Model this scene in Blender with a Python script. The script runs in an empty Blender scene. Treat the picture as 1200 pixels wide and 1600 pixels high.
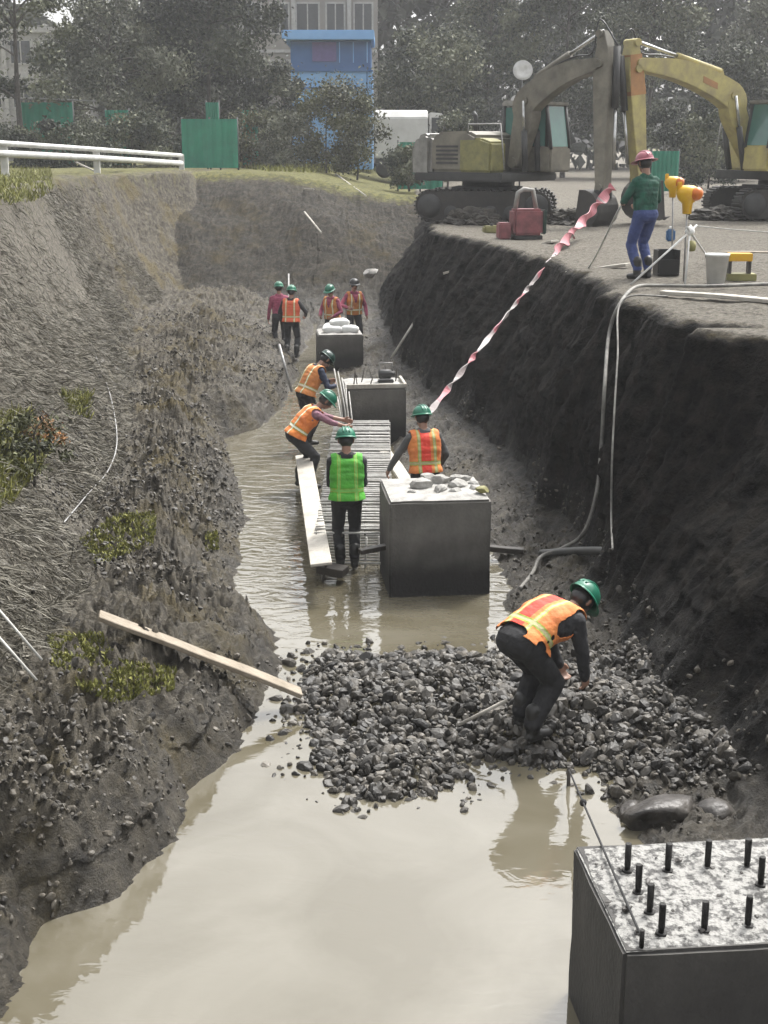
import bpy, bmesh, math, random
import numpy as np
from mathutils import Vector, Matrix

random.seed(7)
RNG = np.random.default_rng(11)
R = math.radians
sc = bpy.context.scene
COL = sc.collection

# ------------------------------------------------------------------ camera
F, H = 2100.0, 5.1
TH = math.atan(571.0 / F)
CT, ST = math.cos(TH), math.sin(TH)
cam_d = bpy.data.cameras.new('camera')
cam_d.sensor_fit = 'VERTICAL'
cam_d.sensor_height = 32.0
cam_d.lens = F / 1600.0 * 32.0
cam_d.clip_start = 0.1
cam_d.clip_end = 3000
cam = bpy.data.objects.new('camera', cam_d)
COL.objects.link(cam)
cam.location = (0, 0, H)
cam.rotation_euler = (math.pi / 2 - TH, 0, 0)
sc.camera = cam


def ray(px, py):
    u, v = (px - 600) / F, -(py - 800) / F
    return Vector((u, CT + v * ST, -ST + v * CT))


def at(px, py, z=0.0):
    """point of height z seen at a pixel of the 1200x1600 photograph"""
    d = ray(px, py)
    t = (z - H) / d.z
    return Vector((d.x * t, d.y * t, z))


def aty(px, py, Y):
    d = ray(px, py)
    t = Y / d.y
    return Vector((d.x * t, Y, H + d.z * t))


AX = math.atan(225.0 / F * CT)          # heading of the trench, left of straight ahead

# ------------------------------------------------------------------ numpy noise
def _hash(ix, iy, iz):
    h = (ix * 374761393 + iy * 668265263 + iz * 2147483647 + 974711) & 0xFFFFFFFF
    h = ((h ^ (h >> 13)) * 1274126177) & 0xFFFFFFFF
    h = h ^ (h >> 16)
    return (h & 0xFFFF) / 65535.0


def vnoise(P):
    I = np.floor(P).astype(np.int64)
    f = P - I
    f = f * f * (3 - 2 * f)
    out = 0
    for dx in (0, 1):
        wx = f[:, 0] if dx else 1 - f[:, 0]
        for dy in (0, 1):
            wy = f[:, 1] if dy else 1 - f[:, 1]
            for dz in (0, 1):
                wz = f[:, 2] if dz else 1 - f[:, 2]
                out = out + wx * wy * wz * _hash(I[:, 0] + dx, I[:, 1] + dy, I[:, 2] + dz)
    return out * 2 - 1


def fbm(P, octv=4, gain=0.5):
    a, s, o = 1.0, 0.0, np.zeros(len(P))
    Q = np.array(P, float)
    for k in range(octv):
        o += a * vnoise(Q)
        s += a
        a *= gain
        Q = Q * 2.03 + 17.3
    return o / s


# ------------------------------------------------------------------ materials
def mat(name, c1, c2=None, scale=6.0, rough=0.7, bump=0.0, bscale=None, metal=0.0, spec=0.5, detail=6.0, dist=0.02,
        lo=0.35, hi=0.65):
    m = bpy.data.materials.new(name)
    m.use_nodes = True
    nt = m.node_tree
    b = nt.nodes['Principled BSDF']
    b.inputs['Roughness'].default_value = rough
    b.inputs['Metallic'].default_value = metal
    b.inputs['Specular IOR Level'].default_value = spec
    c1 = tuple(x * .74 for x in c1); c2 = None if c2 is None else tuple(x * .74 for x in c2)
    if c2 is None:
        c2 = tuple(x * 0.72 for x in c1)
    tc = nt.nodes.new('ShaderNodeTexCoord')
    n = nt.nodes.new('ShaderNodeTexNoise')
    n.inputs['Scale'].default_value = scale
    n.inputs['Detail'].default_value = detail
    n.inputs['Roughness'].default_value = 0.65
    nt.links.new(tc.outputs['Object'], n.inputs['Vector'])
    cr = nt.nodes.new('ShaderNodeValToRGB')
    cr.color_ramp.elements[0].position = lo
    cr.color_ramp.elements[1].position = hi
    cr.color_ramp.elements[0].color = (*c2, 1)
    cr.color_ramp.elements[1].color = (*c1, 1)
    nt.links.new(n.outputs['Fac'], cr.inputs['Fac'])
    nt.links.new(cr.outputs['Color'], b.inputs['Base Color'])
    if bump > 0:
        n2 = nt.nodes.new('ShaderNodeTexNoise')
        n2.inputs['Scale'].default_value = bscale or scale * 3
        n2.inputs['Detail'].default_value = 5
        nt.links.new(tc.outputs['Object'], n2.inputs['Vector'])
        bp = nt.nodes.new('ShaderNodeBump')
        bp.inputs['Strength'].default_value = bump
        bp.inputs['Distance'].default_value = dist
        nt.links.new(n2.outputs['Fac'], bp.inputs['Height'])
        nt.links.new(bp.outputs['Normal'], b.inputs['Normal'])
    return m


M = {}
M['skin'] = mat('skin', (0.40, 0.22, 0.15), rough=0.5)
M['boots'] = mat('rubber_boots', (0.025, 0.024, 0.022), rough=0.5)
M['black_cloth'] = mat('black_cloth', (0.022, 0.022, 0.024), (0.012, 0.012, 0.013), 8, 0.85, 0.5, 14, dist=0.03)
M['dark_cloth'] = mat('charcoal_cloth', (0.035, 0.036, 0.04), (0.02, 0.02, 0.022), 8, 0.85, 0.5, 14, dist=0.03)
M['navy_cloth'] = mat('navy_cloth', (0.025, 0.035, 0.07), rough=0.85, bump=0.5, bscale=14, dist=0.03)
M['jeans'] = mat('blue_denim', (0.06, 0.09, 0.26), (0.04, 0.06, 0.17), 9, 0.85, 0.5, 14, dist=0.03)
M['green_cloth'] = mat('green_cloth', (0.015, 0.12, 0.075), (0.008, 0.05, 0.035), 7, 0.85, 0.5, 14, dist=0.03)
M['teal_cloth'] = mat('teal_cloth', (0.10, 0.24, 0.19), rough=0.85, bump=0.5, bscale=14, dist=0.03)
M['pink_cloth'] = mat('pink_cloth', (0.45, 0.10, 0.17), (0.25, 0.05, 0.10), 7, 0.85, 0.5, 14, dist=0.03)
M['mauve_cloth'] = mat('mauve_cloth', (0.34, 0.17, 0.22), rough=0.85, bump=0.5, bscale=14, dist=0.03)
M['grey_cloth'] = mat('grey_cloth', (0.13, 0.13, 0.13), rough=0.85, bump=0.5, bscale=14, dist=0.03)
M['hat_green'] = mat('green_plastic', (0.02, 0.20, 0.115), (0.014, 0.13, 0.08), 5, 0.32)
M['hat_dark'] = mat('dark_green_plastic', (0.02, 0.06, 0.045), (0.01, 0.03, 0.025), 5, 0.3)
M['hat_red'] = mat('faded_red_plastic', (0.42, 0.12, 0.16), (0.28, 0.07, 0.09), 5, 0.4)
M['hat_black'] = mat('black_plastic', (0.02, 0.02, 0.02), rough=0.4)
M['concrete'] = mat('cast_concrete', (0.25, 0.24, 0.225), (0.15, 0.145, 0.135), 3, 0.85, 0.5, 22)
M['pale_concrete'] = mat('pale_concrete', (0.46, 0.45, 0.42), (0.26, 0.25, 0.23), 5, 0.85, 0.6, 25)
M['rebar'] = mat('weathered_rebar', (0.10, 0.085, 0.07), (0.04, 0.033, 0.028), 20, 0.6, 0.4, 90, 0.3)
M['pale_steel'] = mat('galvanised_steel', (0.42, 0.42, 0.41), (0.25, 0.24, 0.23), 8, 0.5, 0.2, 40, 0.4)
M['bolt'] = mat('dark_bolt_steel', (0.03, 0.028, 0.026), (0.014, 0.013, 0.012), 20, 0.55, 0.4, 120, 0.5)
M['wood'] = mat('wet_timber', (0.34, 0.29, 0.22), (0.2, 0.16, 0.11), 4, 0.7, 0.5, 30)
M['pale_wood'] = mat('pale_formwork_timber', (0.55, 0.52, 0.46), (0.36, 0.33, 0.28), 4, 0.75, 0.5, 30)
M['dark_wood'] = mat('dark_wet_timber', (0.05, 0.042, 0.034), rough=0.5, bump=0.4, bscale=25)
M['white_paint'] = mat('white_paint', (0.78, 0.78, 0.76), (0.55, 0.54, 0.51), 3, 0.5)
M['white_plastic'] = mat('white_plastic', (0.95, 0.95, 0.92), (0.78, 0.78, 0.75), 4, 0.5)
M['grey_hose'] = mat('dusty_hose', (0.30, 0.29, 0.26), (0.10, 0.095, 0.085), 5, 0.7)
M['dark_hose'] = mat('dark_hose', (0.10, 0.10, 0.095), rough=0.6)
M['rope'] = mat('white_rope', (0.62, 0.61, 0.57), (0.45, 0.44, 0.40), 12, 0.85)
M['string'] = mat('black_string', (0.02, 0.02, 0.02), rough=0.8)
M['rock'] = mat('wet_rock', (0.10, 0.09, 0.078), (0.025, 0.022, 0.02), 3, 0.5, 0.7, 8, dist=0.05)
M['yellow_exc'] = mat('faded_machine_yellow', (0.56, 0.48, 0.17), (0.34, 0.29, 0.14), 2.5, 0.55, 0.1, 30)
M['dusty_exc'] = mat('dusty_machine_yellow', (0.25, 0.23, 0.18), (0.13, 0.12, 0.095), 2.0, 0.65, 0.15, 30)
M['orange_exc'] = mat('orange_primer', (0.50, 0.25, 0.09), (0.36, 0.19, 0.08), 3, 0.55)
M['dark_exc'] = mat('dark_machine_grey', (0.05, 0.05, 0.048), (0.03, 0.03, 0.03), 4, 0.6)
M['track'] = mat('muddy_track_steel', (0.045, 0.04, 0.034), (0.03, 0.028, 0.026), 6, 0.75, 0.5, 30)
M['cyl'] = mat('chrome_rod', (0.65, 0.65, 0.63), rough=0.25, metal=0.8)
M['glass'] = mat('green_tinted_glass', (0.10, 0.24, 0.20), (0.08, 0.18, 0.16), 1, 0.08)
M['cab_pale'] = mat('cab_pale_grey', (0.36, 0.35, 0.32), (0.2, 0.195, 0.175), 3, 0.5)
M['warn_yellow'] = mat('bright_yellow_plastic', (0.85, 0.52, 0.02), (0.75, 0.38, 0.02), 5, 0.4)
M['warn_orange'] = mat('orange_plastic', (0.80, 0.20, 0.015), rough=0.3)
M['blue_plastic'] = mat('blue_plastic', (0.03, 0.14, 0.33), rough=0.4)
M['red_plastic'] = mat('faded_red_paint', (0.30, 0.09, 0.10), (0.14, 0.045, 0.05), 4, 0.5)
M['green_net'] = mat('green_hoarding', (0.03, 0.27, 0.17), (0.025, 0.2, 0.13), 1.5, 0.85, 0.4, 6)
M['blue_wall'] = mat('light_blue_cladding', (0.30, 0.60, 1.0), (0.24, 0.50, .9), 1, 0.6)
M['blue_glass'] = mat('dark_blue_cladding', (0.04, 0.17, 0.45), (0.03, 0.13, 0.36), 1, 0.5)
M['purple'] = mat('violet_panel', (0.16, 0.12, 0.36), rough=0.6)
M['beige_wall'] = mat('beige_render', (0.36, 0.33, 0.29), (0.28, 0.26, 0.235), 0.5, 0.9)
M['pale_wall'] = mat('pale_render', (0.55, 0.53, 0.50), rough=0.9)
M['window'] = mat('dark_window', (0.07, 0.075, 0.08), rough=0.15)
M['bark'] = mat('bark', (0.10, 0.085, 0.07), (0.05, 0.043, 0.036), 8, 0.9, 0.6, 20)
M['moss_board'] = mat('olive_board', (0.30, 0.28, 0.10), (0.2, 0.19, 0.08), 5, 0.7)
M['tarp'] = mat('white_tarpaulin', (0.70, 0.70, 0.68), (0.55, 0.55, 0.53), 1.2, 0.6, 0.4, 4)


def attr_mat(name, base, rough, build):
    m = bpy.data.materials.new(name)
    m.use_nodes = True
    nt = m.node_tree
    b = nt.nodes['Principled BSDF']
    b.inputs['Roughness'].default_value = rough
    build(nt, b)
    return m


def leaf_mat(name, c1, c2):
    def build(nt, b):
        a = nt.nodes.new('ShaderNodeAttribute'); a.attribute_name = 'tint'
        cr = nt.nodes.new('ShaderNodeValToRGB')
        cr.color_ramp.elements[0].color = (*c2, 1)
        cr.color_ramp.elements[1].color = (*c1, 1)
        nt.links.new(a.outputs['Fac'], cr.inputs['Fac'])
        nt.links.new(cr.outputs['Color'], b.inputs['Base Color'])
        b.inputs['Specular IOR Level'].default_value = 0.25
    return attr_mat(name, None, 0.6, build)


# ------------------------------------------------------------------ object helpers
def tag(o, label=None, cat=None, group=None, kind=None):
    if label: o['label'] = label
    if cat: o['category'] = cat
    if group: o['group'] = group
    if kind: o['kind'] = kind
    return o


def thing(name, label, cat, loc=(0, 0, 0), rz=0.0, group=None):
    o = bpy.data.objects.new(name, None)
    o.empty_display_size = 0.2
    COL.objects.link(o)
    o.location = loc
    o.rotation_euler = (0, 0, rz)
    return tag(o, label, cat, group)


def link_mesh(name, me, parent=None):
    o = bpy.data.objects.new(name, me)
    COL.objects.link(o)
    if parent is not None:
        o.parent = parent
    return o


class MB:
    def __init__(s):
        s.v, s.f, s.mi, s.sm = [], [], [], []

    def add(s, vs, fs, mi=0, smooth=False):
        k = len(s.v)
        s.v += [tuple(v) for v in vs]
        for f in fs:
            s.f.append([i + k for i in f]); s.mi.append(mi); s.sm.append(smooth)
        return s

    def box(s, lo, hi, mi=0, bev=0.0, mx=None):
        bm = bmesh.new()
        c = [(lo[i] + hi[i]) / 2 for i in range(3)]
        d = [abs(hi[i] - lo[i]) for i in range(3)]
        bmesh.ops.create_cube(bm, size=1.0)
        for v in bm.verts:
            v.co = Vector((v.co.x * d[0] + c[0], v.co.y * d[1] + c[1], v.co.z * d[2] + c[2]))
        if bev > 0:
            bmesh.ops.bevel(bm, geom=bm.edges[:], offset=min(bev, min(d) * 0.45), segments=2, affect='EDGES')
        s.bm(bm, mi, False, mx)
        return s

    def bm(s, bm, mi=0, smooth=False, mx=None):
        bm.verts.index_update()
        vs = [(mx @ v.co) if mx else v.co.copy() for v in bm.verts]
        s.add(vs, [[v.index for v in f.verts] for f in bm.faces], mi, smooth)
        bm.free()
        return s

    def tube(s, pts, r, seg=8, mi=0, smooth=True, cap=True):
        pts = [Vector(p) for p in pts]
        n = len(pts)
        rs = r if isinstance(r, (list, tuple)) else [r] * n
        vs, fs = [], []
        up = None
        for i, p in enumerate(pts):
            d = (pts[min(i + 1, n - 1)] - pts[max(i - 1, 0)])
            if d.length < 1e-9: d = Vector((0, 0, 1))
            d.normalize()
            if up is None:
                up = d.cross(Vector((0.31, 0.17, 0.93)))
                if up.length < 1e-3: up = d.cross(Vector((1, 0, 0)))
            up = (up - d * up.dot(d))
            if up.length < 1e-6: up = d.orthogonal()
            up.normalize()
            w = d.cross(up)
            for k in range(seg):
                a = 2 * math.pi * k / seg
                vs.append(p + (up * math.cos(a) + w * math.sin(a)) * rs[i])
        for i in range(n - 1):
            for k in range(seg):
                fs.append([i * seg + k, i * seg + (k + 1) % seg, (i + 1) * seg + (k + 1) % seg, (i + 1) * seg + k])
        s.add(vs, fs, mi, smooth)
        if cap:
            k0 = len(s.v) - len(vs)
            s.f.append([k0 + k for k in range(seg)][::-1]); s.mi.append(mi); s.sm.append(False)
            s.f.append([k0 + (n - 1) * seg + k for k in range(seg)]); s.mi.append(mi); s.sm.append(False)
        return s

    def prism(s, poly, o, u, w, t, th, mi=0, bev=0.0):
        """polygon (a,b) in the plane o + a*u + b*w, extruded th along t (centred)"""
        o, u, w, t = Vector(o), Vector(u), Vector(w), Vector(t)
        bm = bmesh.new()
        lo = [bm.verts.new(o + u * a + w * b - t * th / 2) for a, b in poly]
        hi = [bm.verts.new(o + u * a + w * b + t * th / 2) for a, b in poly]
        n = len(poly)
        bm.faces.new(lo[::-1]); bm.faces.new(hi)
        for i in range(n):
            bm.faces.new([lo[i], lo[(i + 1) % n], hi[(i + 1) % n], hi[i]])
        bmesh.ops.recalc_face_normals(bm, faces=bm.faces[:])
        if bev > 0:
            bmesh.ops.bevel(bm, geom=bm.edges[:], offset=bev, segments=2, affect='EDGES')
        s.bm(bm, mi)
        return s

    def lathe(s, prof, seg=20, mi=0, smooth=True, mx=None, cap=True):
        vs, fs = [], []
        for (r, z) in prof:
            for k in range(seg):
                a = 2 * math.pi * k / seg
                p = Vector((r * math.cos(a), r * math.sin(a), z))
                vs.append(mx @ p if mx else p)
        n = len(prof)
        for i in range(n - 1):
            for k in range(seg):
                fs.append([i * seg + k, i * seg + (k + 1) % seg, (i + 1) * seg + (k + 1) % seg, (i + 1) * seg + k])
        k0 = len(s.v)
        s.add(vs, fs, mi, smooth)
        if cap:
            if prof[0][0] > 1e-4:
                s.f.append([k0 + k for k in range(seg)][::-1]); s.mi.append(mi); s.sm.append(False)
            if prof[-1][0] > 1e-4:
                s.f.append([k0 + (n - 1) * seg + k for k in range(seg)]); s.mi.append(mi); s.sm.append(False)
        return s

    def build(s, name, mats, parent=None):
        me = bpy.data.meshes.new(name)
        me.from_pydata(s.v, [], s.f)
        mats = mats if isinstance(mats, (list, tuple)) else [mats]
        for m in mats:
            me.materials.append(M[m] if isinstance(m, str) else m)
        me.polygons.foreach_set('material_index', s.mi)
        me.polygons.foreach_set('use_smooth', s.sm)
        me.update()
        return link_mesh(name, me, parent)


def rot_to(d):
    """matrix whose Z axis is d"""
    return Vector(d).to_track_quat('Z', 'Y').to_matrix().to_4x4()


def curve_pts(pts, n=24):
    """Catmull-Rom through the points"""
    pts = [Vector(p) for p in pts]
    P = [pts[0] * 2 - pts[1]] + pts + [pts[-1] * 2 - pts[-2]]
    out = []
    for i in range(1, len(P) - 2):
        for k in range(n):
            t = k / n
            a, b, c, d = P[i - 1], P[i], P[i + 1], P[i + 2]
            out.append(0.5 * ((2 * b) + (c - a) * t + (2 * a - 5 * b + 4 * c - d) * t * t + (3 * b - a - 3 * c + d) * t ** 3))
    out.append(pts[-1])
    return out


def mesh_np(name, V, Fc, mats, parent=None, smooth=False, colour=None, attr='tint', mi=None):
    """Fc: (n,k) int array"""
    me = bpy.data.meshes.new(name)
    n, k = Fc.shape
    me.vertices.add(len(V)); me.vertices.foreach_set('co', np.asarray(V, np.float32).ravel())
    me.loops.add(n * k); me.loops.foreach_set('vertex_index', Fc.astype(np.int32).ravel())
    me.polygons.add(n)
    me.polygons.foreach_set('loop_start', np.arange(0, n * k, k, dtype=np.int32))
    me.polygons.foreach_set('loop_total', np.full(n, k, np.int32))
    me.polygons.foreach_set('use_smooth', np.full(n, smooth, bool))
    if mi is not None:
        me.polygons.foreach_set('material_index', mi.astype(np.int32))
    for m in (mats if isinstance(mats, (list, tuple)) else [mats]):
        me.materials.append(M[m] if isinstance(m, str) else m)
    if colour is not None:
        colour = np.asarray(colour, np.float32)
        if colour.ndim == 1:
            colour = np.stack([colour] * 3 + [np.ones_like(colour)], 1)
        a = me.color_attributes.new(attr, 'FLOAT_COLOR', 'POINT')
        a.data.foreach_set('color', colour.ravel())
    me.update(calc_edges=True)
    me.validate()
    return link_mesh(name, me, parent)

# ------------------------------------------------------------------ ground of the trench
def curve_from_px(lst, extra=()):
    pts = [tuple(at(*p))[:2] for p in lst] + [tuple(e) for e in extra]
    pts.sort(key=lambda p: p[1])
    Y = np.array([p[1] for p in pts]); X = np.array([p[0] for p in pts])
    return lambda y: np.interp(y, Y, X)


xl_water = curve_from_px([(10, 1530, 0), (90, 1440, 0), (180, 1405, 0), (285, 1310, 0), (300, 1240, 0), (350, 1170, 0),
                          (395, 1100, 0), (408, 1040, 0), (400, 980, 0), (360, 910, 0), (372, 800, 0), (352, 720, 0),
                          (350, 685, 0), (402, 668, 0), (442, 640, 0), (455, 600, 0), (474, 545, 0), (492, 500, 0)], [(-2.5, 4.0)])
xl_toe = curve_from_px([(-60, 1250, .9), (20, 1060, .9), (95, 940, .9), (150, 780, .9), (195, 680, .9), (205, 600, .9),
                        (200, 540, .9), (215, 480, .9), (330, 430, 0.9), (430, 420, .6)], [(-4.6, 5.0)])
xl_top = curve_from_px([(-420, 420, 4.2), (-200, 350, 4.2), (-60, 318, 4.2), (60, 298, 4.2), (85, 285, 4.2),
                        (170, 277, 4.2), (290, 272, 4.2)], [(-9, 10.0), (-8.0, 6.0)])
xr_water = curve_from_px([(1010, 1330, 0), (960, 1235, 0), (930, 1120, 0), (870, 1020, 0), (812, 955, 0), (790, 905, 0), (772, 860, 0),
                          (690, 800, 0), (640, 750, 0), (615, 700, 0), (590, 650, 0), (545, 600, 0), (520, 560, 0), (500, 520, 0)],
                         [(2.2, 5.0)])
xr_toe = curve_from_px([(1290, 1300, .35), (1190, 1200, .35), (1060, 1090, .35), (985, 960, .35), (935, 880, .35),
                        (850, 790, .35), (770, 690, .35), (700, 635, .35), (640, 575, .35), (605, 520, .35), (585, 470, .35)],
                       [(4.2, 6.0)])
xr_top = curve_from_px([(1215, 512, 3.2), (1092, 515, 3.2), (1055, 495, 3.2), (1000, 475, 3.2), (940, 450, 3.2), (905, 425, 3.2), (868, 408, 3.2),
                        (790, 385, 3.2), (735, 373, 3.2), (690, 364, 3.2), (668, 352, 3.2)], [(5.2, 12.0), (5.8, 9.0), (6.2, 6.0), (2.3, 44.0), (1.2, 52.0)])
Y_END0, Y_END1 = float(at(520, 470, .5).y), float(at(450, 270, 4.2).y)


def zl_of(y): return np.interp(y, [0, 20, 60, 200, 900], [4.6, 4.3, 4.15, 4.0, 3.5])
def zr_of(y): return np.interp(y, [0, 30, 60, 200, 900], [3.2, 3.2, 3.35, 3.6, 3.5])
def sst(a, b, x):
    t = np.clip((x - a) / (b - a), 0, 1)
    return t * t * (3 - 2 * t)


ys = []
y = 3.5
while y < 60:
    ys.append(y); y *= 1.0036
while y < 1400:
    ys.append(y); y *= 1.12
ys = np.array(ys)
jx = 0.16 * fbm(np.stack([ys * 1.1, ys * 0, ys * 0 + 3], 1), 4)          # ragged shore and wall lines
jr = 0.16 * fbm(np.stack([ys * 0.9, ys * 0, ys * 0 + 9], 1), 4)
jq = 0.22 * fbm(np.stack([ys * 1.9, ys * 0, ys * 0 + 29], 1), 5, .6)
xw, xt, xp = xl_water(ys) + jx * 1.3, xl_toe(ys) + jx, xl_top(ys)
rw, rt, rp = xr_water(ys) + jr, xr_toe(ys) + jr, xr_top(ys) + jr * 1.2 + jq
rt = np.maximum(rt, rw + 0.15); rp = np.maximum(rp, rt + 0.35)
zl, zr = zl_of(ys), zr_of(ys)
ramp = np.interp(ys, [Y_END0 - 4, Y_END0, (Y_END0 + Y_END1) / 2, Y_END1, 900], [-1.0, 0.45, 2.7, 4.15, 3.6])
bench = np.interp(ys, [4, 8, 9.3, 11, 13, 16, 22, 30, 40], [.55, .72, .75, .75, .65, .65, .8, .85, .7])
edge = np.interp(ys, [4, 7.5, 8.5, 9.4, 11.5, 14, 16, 20, 23, 27, 36], [.25, .3, .55, .62, .25, .28, .15, .18, .6, .5, .2])
one = np.ones_like(ys)
# knots: x, z, noise amplitude, zone (r = dark wet earth, wall shade put into its colour, g = dry slope, b = grass)
K = [(-160 * one, zl + 0.3, .05, (0, 0, 1)),
     (xp - 3.0, zl + .05, .06, (0, .2, 1)),
     (xp, zl, .10, (0, .75, .45)),
     (xp * .52 + xt * .48, bench + (zl - bench) * .40, .14, (0, 1, 0)),
     (xt, bench, .13, (0, .45, 0)),
     (xw * .45 + xt * .55, bench * .95, .27, (0, .1, 0)),
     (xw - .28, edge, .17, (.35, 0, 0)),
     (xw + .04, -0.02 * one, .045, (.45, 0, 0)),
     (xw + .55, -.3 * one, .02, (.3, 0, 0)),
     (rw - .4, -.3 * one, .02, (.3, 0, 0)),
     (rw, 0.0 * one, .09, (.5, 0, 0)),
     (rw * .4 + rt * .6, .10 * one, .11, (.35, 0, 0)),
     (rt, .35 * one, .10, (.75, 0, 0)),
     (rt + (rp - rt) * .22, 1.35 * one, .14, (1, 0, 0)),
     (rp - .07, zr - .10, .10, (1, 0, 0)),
     (rp + .10, zr, .035, (.1, .8, 0)),
     (rp + 4.0, zr + .02, .035, (0, 1, 0)),
     (160 * one, zr + .3, .06, (0, .1, .9))]
SUB = [16, 14, 46, 60, 64, 70, 20, 8, 12, 8, 36, 22, 50, 60, 10, 60, 24]
cx, cz, ca, cc = [], [], [], []
for i in range(len(K) - 1):
    n = SUB[i]
    for k in range(n):
        t = k / n
        if i == 0: t = 1 - (1 - t) ** 3
        if i == len(K) - 2: t = t ** 3
        cx.append(K[i][0] * (1 - t) + K[i + 1][0] * t)
        cz.append(K[i][1] * (1 - t) + K[i + 1][1] * t)
        ca.append(K[i][2] * (1 - t) + K[i + 1][2] * t)
        cc.append([a * (1 - t) + b * t for a, b in zip(K[i][3], K[i + 1][3])])
cx.append(K[-1][0]); cz.append(K[-1][1]); ca.append(K[-1][2]); cc.append(K[-1][3])
X = np.stack(cx, 1); Z = np.stack(cz, 1)
nr, nc = X.shape
A = np.tile(np.array(ca), (nr, 1)); ZN = np.tile(np.array(cc)[None], (nr, 1, 1))
YY = np.tile(ys[:, None], (1, nc))
# the sloping end of the trench
mid = (np.arange(nc) >= 0)
ZN[..., 1] *= np.where(X < 0, 1 - .62 * sst(24, 36, YY), 1)
bl = sst(0, 1, (X - xt[:, None]) / np.maximum(rp - xt, .5)[:, None])
rampz = ramp[:, None] - 0.85 * bl * sst(Y_END0, Y_END1, YY) + .25 * np.sin(X * 1.1 + YY * .5) * sst(Y_END0, Y_END0 + 4, YY) * (1 - sst(Y_END1 - 3, Y_END1, YY))
inside = (X > (xp - .2)[:, None]) & (X < (rp + .1)[:, None])
up = inside & (rampz > Z)
Z = np.where(up, rampz, Z)
endm = up & (YY > Y_END0 - 2)
A = np.where(endm, .17, A)
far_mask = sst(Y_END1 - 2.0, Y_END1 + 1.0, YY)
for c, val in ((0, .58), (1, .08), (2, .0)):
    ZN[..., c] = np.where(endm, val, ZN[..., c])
ZN[..., 2] = np.where(inside, np.maximum(ZN[..., 2], far_mask), ZN[..., 2])
A = np.where(YY > Y_END1 + .5, .06, A)
P = np.stack([X.ravel(), YY.ravel(), Z.ravel()], 1)
A = A.ravel(); ZNf = ZN.reshape(-1, 3)
near = 1 - sst(55, 62, P[:, 1])
n1 = fbm(P * 0.9, 4); n2 = fbm(P * 3.1 + 5, 4, .6); n3 = fbm(P * 11 + 9, 3, .6)
rid = 1 - np.abs(fbm(P * np.array([1.6, 1.6, 2.2]) + 31, 4, .55)) * 2.4
n4 = fbm(P * 24 + 3, 2)
lump_ = 1 - np.abs(fbm(P * 5.5 + 41, 3, .55)) * 2.6
benchm = (ZNf[:, 1] < .5) * (ZNf[:, 2] < .3)
rough = (1.2 * n1 + .75 * n2 + .35 * rid + (.55 * n3 + .20 * n4 + .70 * lump_) * (.35 + .65 * benchm))
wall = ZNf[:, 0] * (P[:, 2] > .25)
up_ = A * near * rough
dz = up_ * (1 - .75 * np.clip(wall, 0, 1))
# grooves left by the digger's teeth on the steep wall, and slumps
groove = fbm(P * np.array([.6, 2.6, .35]) + 77, 4, .6)
slump = fbm(P * np.array([.5, .55, .5]) + 55, 3)
rimf = .35 + .65 * np.clip((3.15 - P[:, 2]) / .8, 0, 1)
flake = fbm(P * np.array([2.2, 2.2, 1.1]) + 91, 4, .6)
dxw = np.clip(wall, 0, 1) * near * rimf * (.16 * np.clip(flake, -.2, .5) + .20 * groove + .26 * slump + .08 * n2 + .05 * n3)
# streaks running down the dry slope
slope_w = ZNf[:, 1] * (P[:, 0] < 0) * (P[:, 2] > 1.0)
streak = fbm(P * np.array([.5, 3.2, .5]) + 13, 4, .6)
dz = dz + slope_w * .12 * streak * near
P2 = P.copy(); P2[:, 2] += dz; P2[:, 0] += dxw
# soften the wall's lip and wet floor
ids = np.arange(nr * nc).reshape(nr, nc)
Fq = np.stack([ids[:-1, :-1], ids[:-1, 1:], ids[1:, 1:], ids[1:, :-1]], -1).reshape(-1, 4)


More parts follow.
